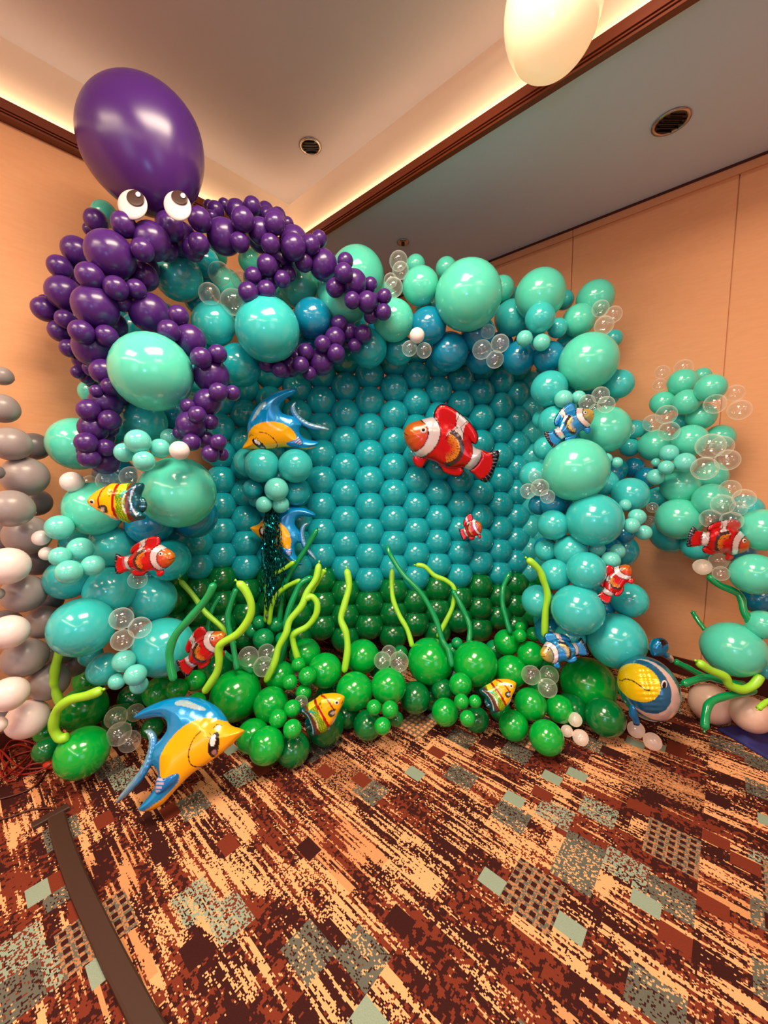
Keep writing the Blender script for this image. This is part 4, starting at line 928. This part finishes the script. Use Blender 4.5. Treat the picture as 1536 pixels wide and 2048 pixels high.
for nm, seq, lab in (('extension_cord', [(-30,1645),(20,1634),(60,1620),(100,1616),(118,1618)], 'thin dark cable running to the dark brown bar on the carpet'), ('extension_cord', [(-30,1605),(30,1590),(70,1572),(92,1545),(96,1532)], 'thin red cable curving from the red tangle towards the bar')):
    ps = [on(x, y, 2, .006) for x, y in seq]; bm = bmesh.new(); b0 = Vector((ps[0].x, ps[0].y, 0))
    tube(bm, [p_-b0 for p_ in catmull(ps, 8)], .0035, 8); o = obj(nm, bm, 'wood_dark', None, True); o.location = b0; tag(o, lab, 'cord')
# folded navy cloth at the frame's edge
bm = bmesh.new(); q = on(1530, 1478, 2, 0); n_ = 26
grid = [[bm.verts.new((( i/n_-.5)*.30, (j/n_-.5)*.22, .012+.018*max(0, math.sin(i*.5)*math.cos(j*.42+i*.1))*min(1, min(i, n_-i, j, n_-j)/3) - .01*(min(i, n_-i, j, n_-j) == 0))) for i in range(n_+1)] for j in range(n_+1)]
for j in range(n_):
    for i in range(n_): bm.faces.new((grid[j][i], grid[j][i+1], grid[j+1][i+1], grid[j+1][i]))
o = obj('folded_cloth', bm, 'navy', None, True); o.location = (q.x, q.y, .002); o.rotation_euler.z = -.6; tag(o, 'dark blue cloth crumpled on the carpet under the outer sand balloon', 'cloth')
md = o.modifiers.new('solid', 'SOLIDIFY'); md.thickness = .004

# ------------------------------------------------------------------ labels of the balloons
ORD = ['first', 'second', 'third', 'fourth', 'fifth', 'sixth', 'seventh', 'eighth', 'ninth', 'tenth', 'eleventh', 'twelfth', 'thirteenth', 'fourteenth', 'fifteenth', 'sixteenth', 'seventeenth', 'eighteenth', 'nineteenth', 'twentieth']
LM = {'octopus-side garland': [('octopus head', 288, 296), ('octopus arm tip', 235, 905), ('yellow striped fish', 235, 1005), ('red clownfish', 290, 1112), ('grey column', 70, 1250), ('reclining clownfish', 405, 1305)],
      'top garland': [('octopus head', 330, 420), ('curled octopus arm', 530, 570), ('stretched arm tip', 760, 610), ('sprinkler cap', 806, 484), ('blue clownfish', 1137, 850)],
      'plain-wall-side garland': [('blue clownfish', 1137, 850), ('upright clownfish', 1230, 1167), ('leaning seaweed', 1085, 1160), ('frowning fish', 1295, 1375)],
      'floor heap': [('red cords', 60, 1520), ('carpet angelfish', 365, 1500), ('reclining clownfish', 405, 1305), ('middle striped fish', 645, 1418), ('outer striped fish', 1000, 1390), ('silver-blue clownfish', 1130, 1297), ('frowning fish', 1295, 1375), ('tinsel foot', 535, 1230)],
      'second garland': [('plain wall seam', 1445, 740), ('hovering clownfish', 1436, 1083), ('frowning fish', 1295, 1375), ('blue clownfish', 1137, 850)],
      'grey column': [('red cords', 60, 1520), ('column top', 10, 740)],
      'tinsel cluster': [('upper angelfish', 545, 855), ('tinsel', 541, 1100)]}
keyed = {}
SHORT = {'octopus-side garland': 'garland', 'top garland': 'top garland', 'plain-wall-side garland': 'pillar', 'floor heap': 'seabed', 'second garland': 'far garland', 'grey column': 'column', 'tinsel cluster': 'cluster'}
for o, x, y, r, key, place in ALL:
    nm, lx0, ly0 = min(LM[place], key=lambda l: math.hypot(l[1]-x, l[2]-y)); dx, dy = x-lx0, y-ly0
    if abs(dy) > abs(dx)*.8: side = 'below the' if dy > 0 else 'above the'
    else: side = 'beside the' if math.hypot(dx, dy) < 90 else 'out from the'
    if side in ('beside the', 'out from the'): side += '|wallward' if dx > 0 else '|columnward'
    size = 'tiny' if r < 17.5 else 'small' if r < 26 else 'medium' if r < 40 else 'large' if r < 60 else 'giant'
    keyed.setdefault((size, key, place, nm, side), []).append((math.hypot(dx, dy), o))
for (size, key, place, nm, side), lst in keyed.items():
    lst.sort(key=lambda a: a[0]); side, _, way = side.partition('|')
    way = {'wallward': ' towards plain wall', 'columnward': ' towards grey column', '': ''}[way]
    for i, (_, o) in enumerate(lst):
        o['label'] = f"{size} {CW[key]} {SHORT[place]} balloon {side} {nm}{way}" + (f", {ORD[i]}" if len(lst) > 1 else '')
        o['category'] = 'balloon'
for o, ci, ri, green in GRID:
    o['label'] = f"{'green' if green else 'teal'} grid-wall balloon, {ORD[ri]} row up in the {ORD[ci]} column counted from octopus"
    o['category'] = 'balloon'
for o in C.objects:
    if '_p' in o: del o['_p']
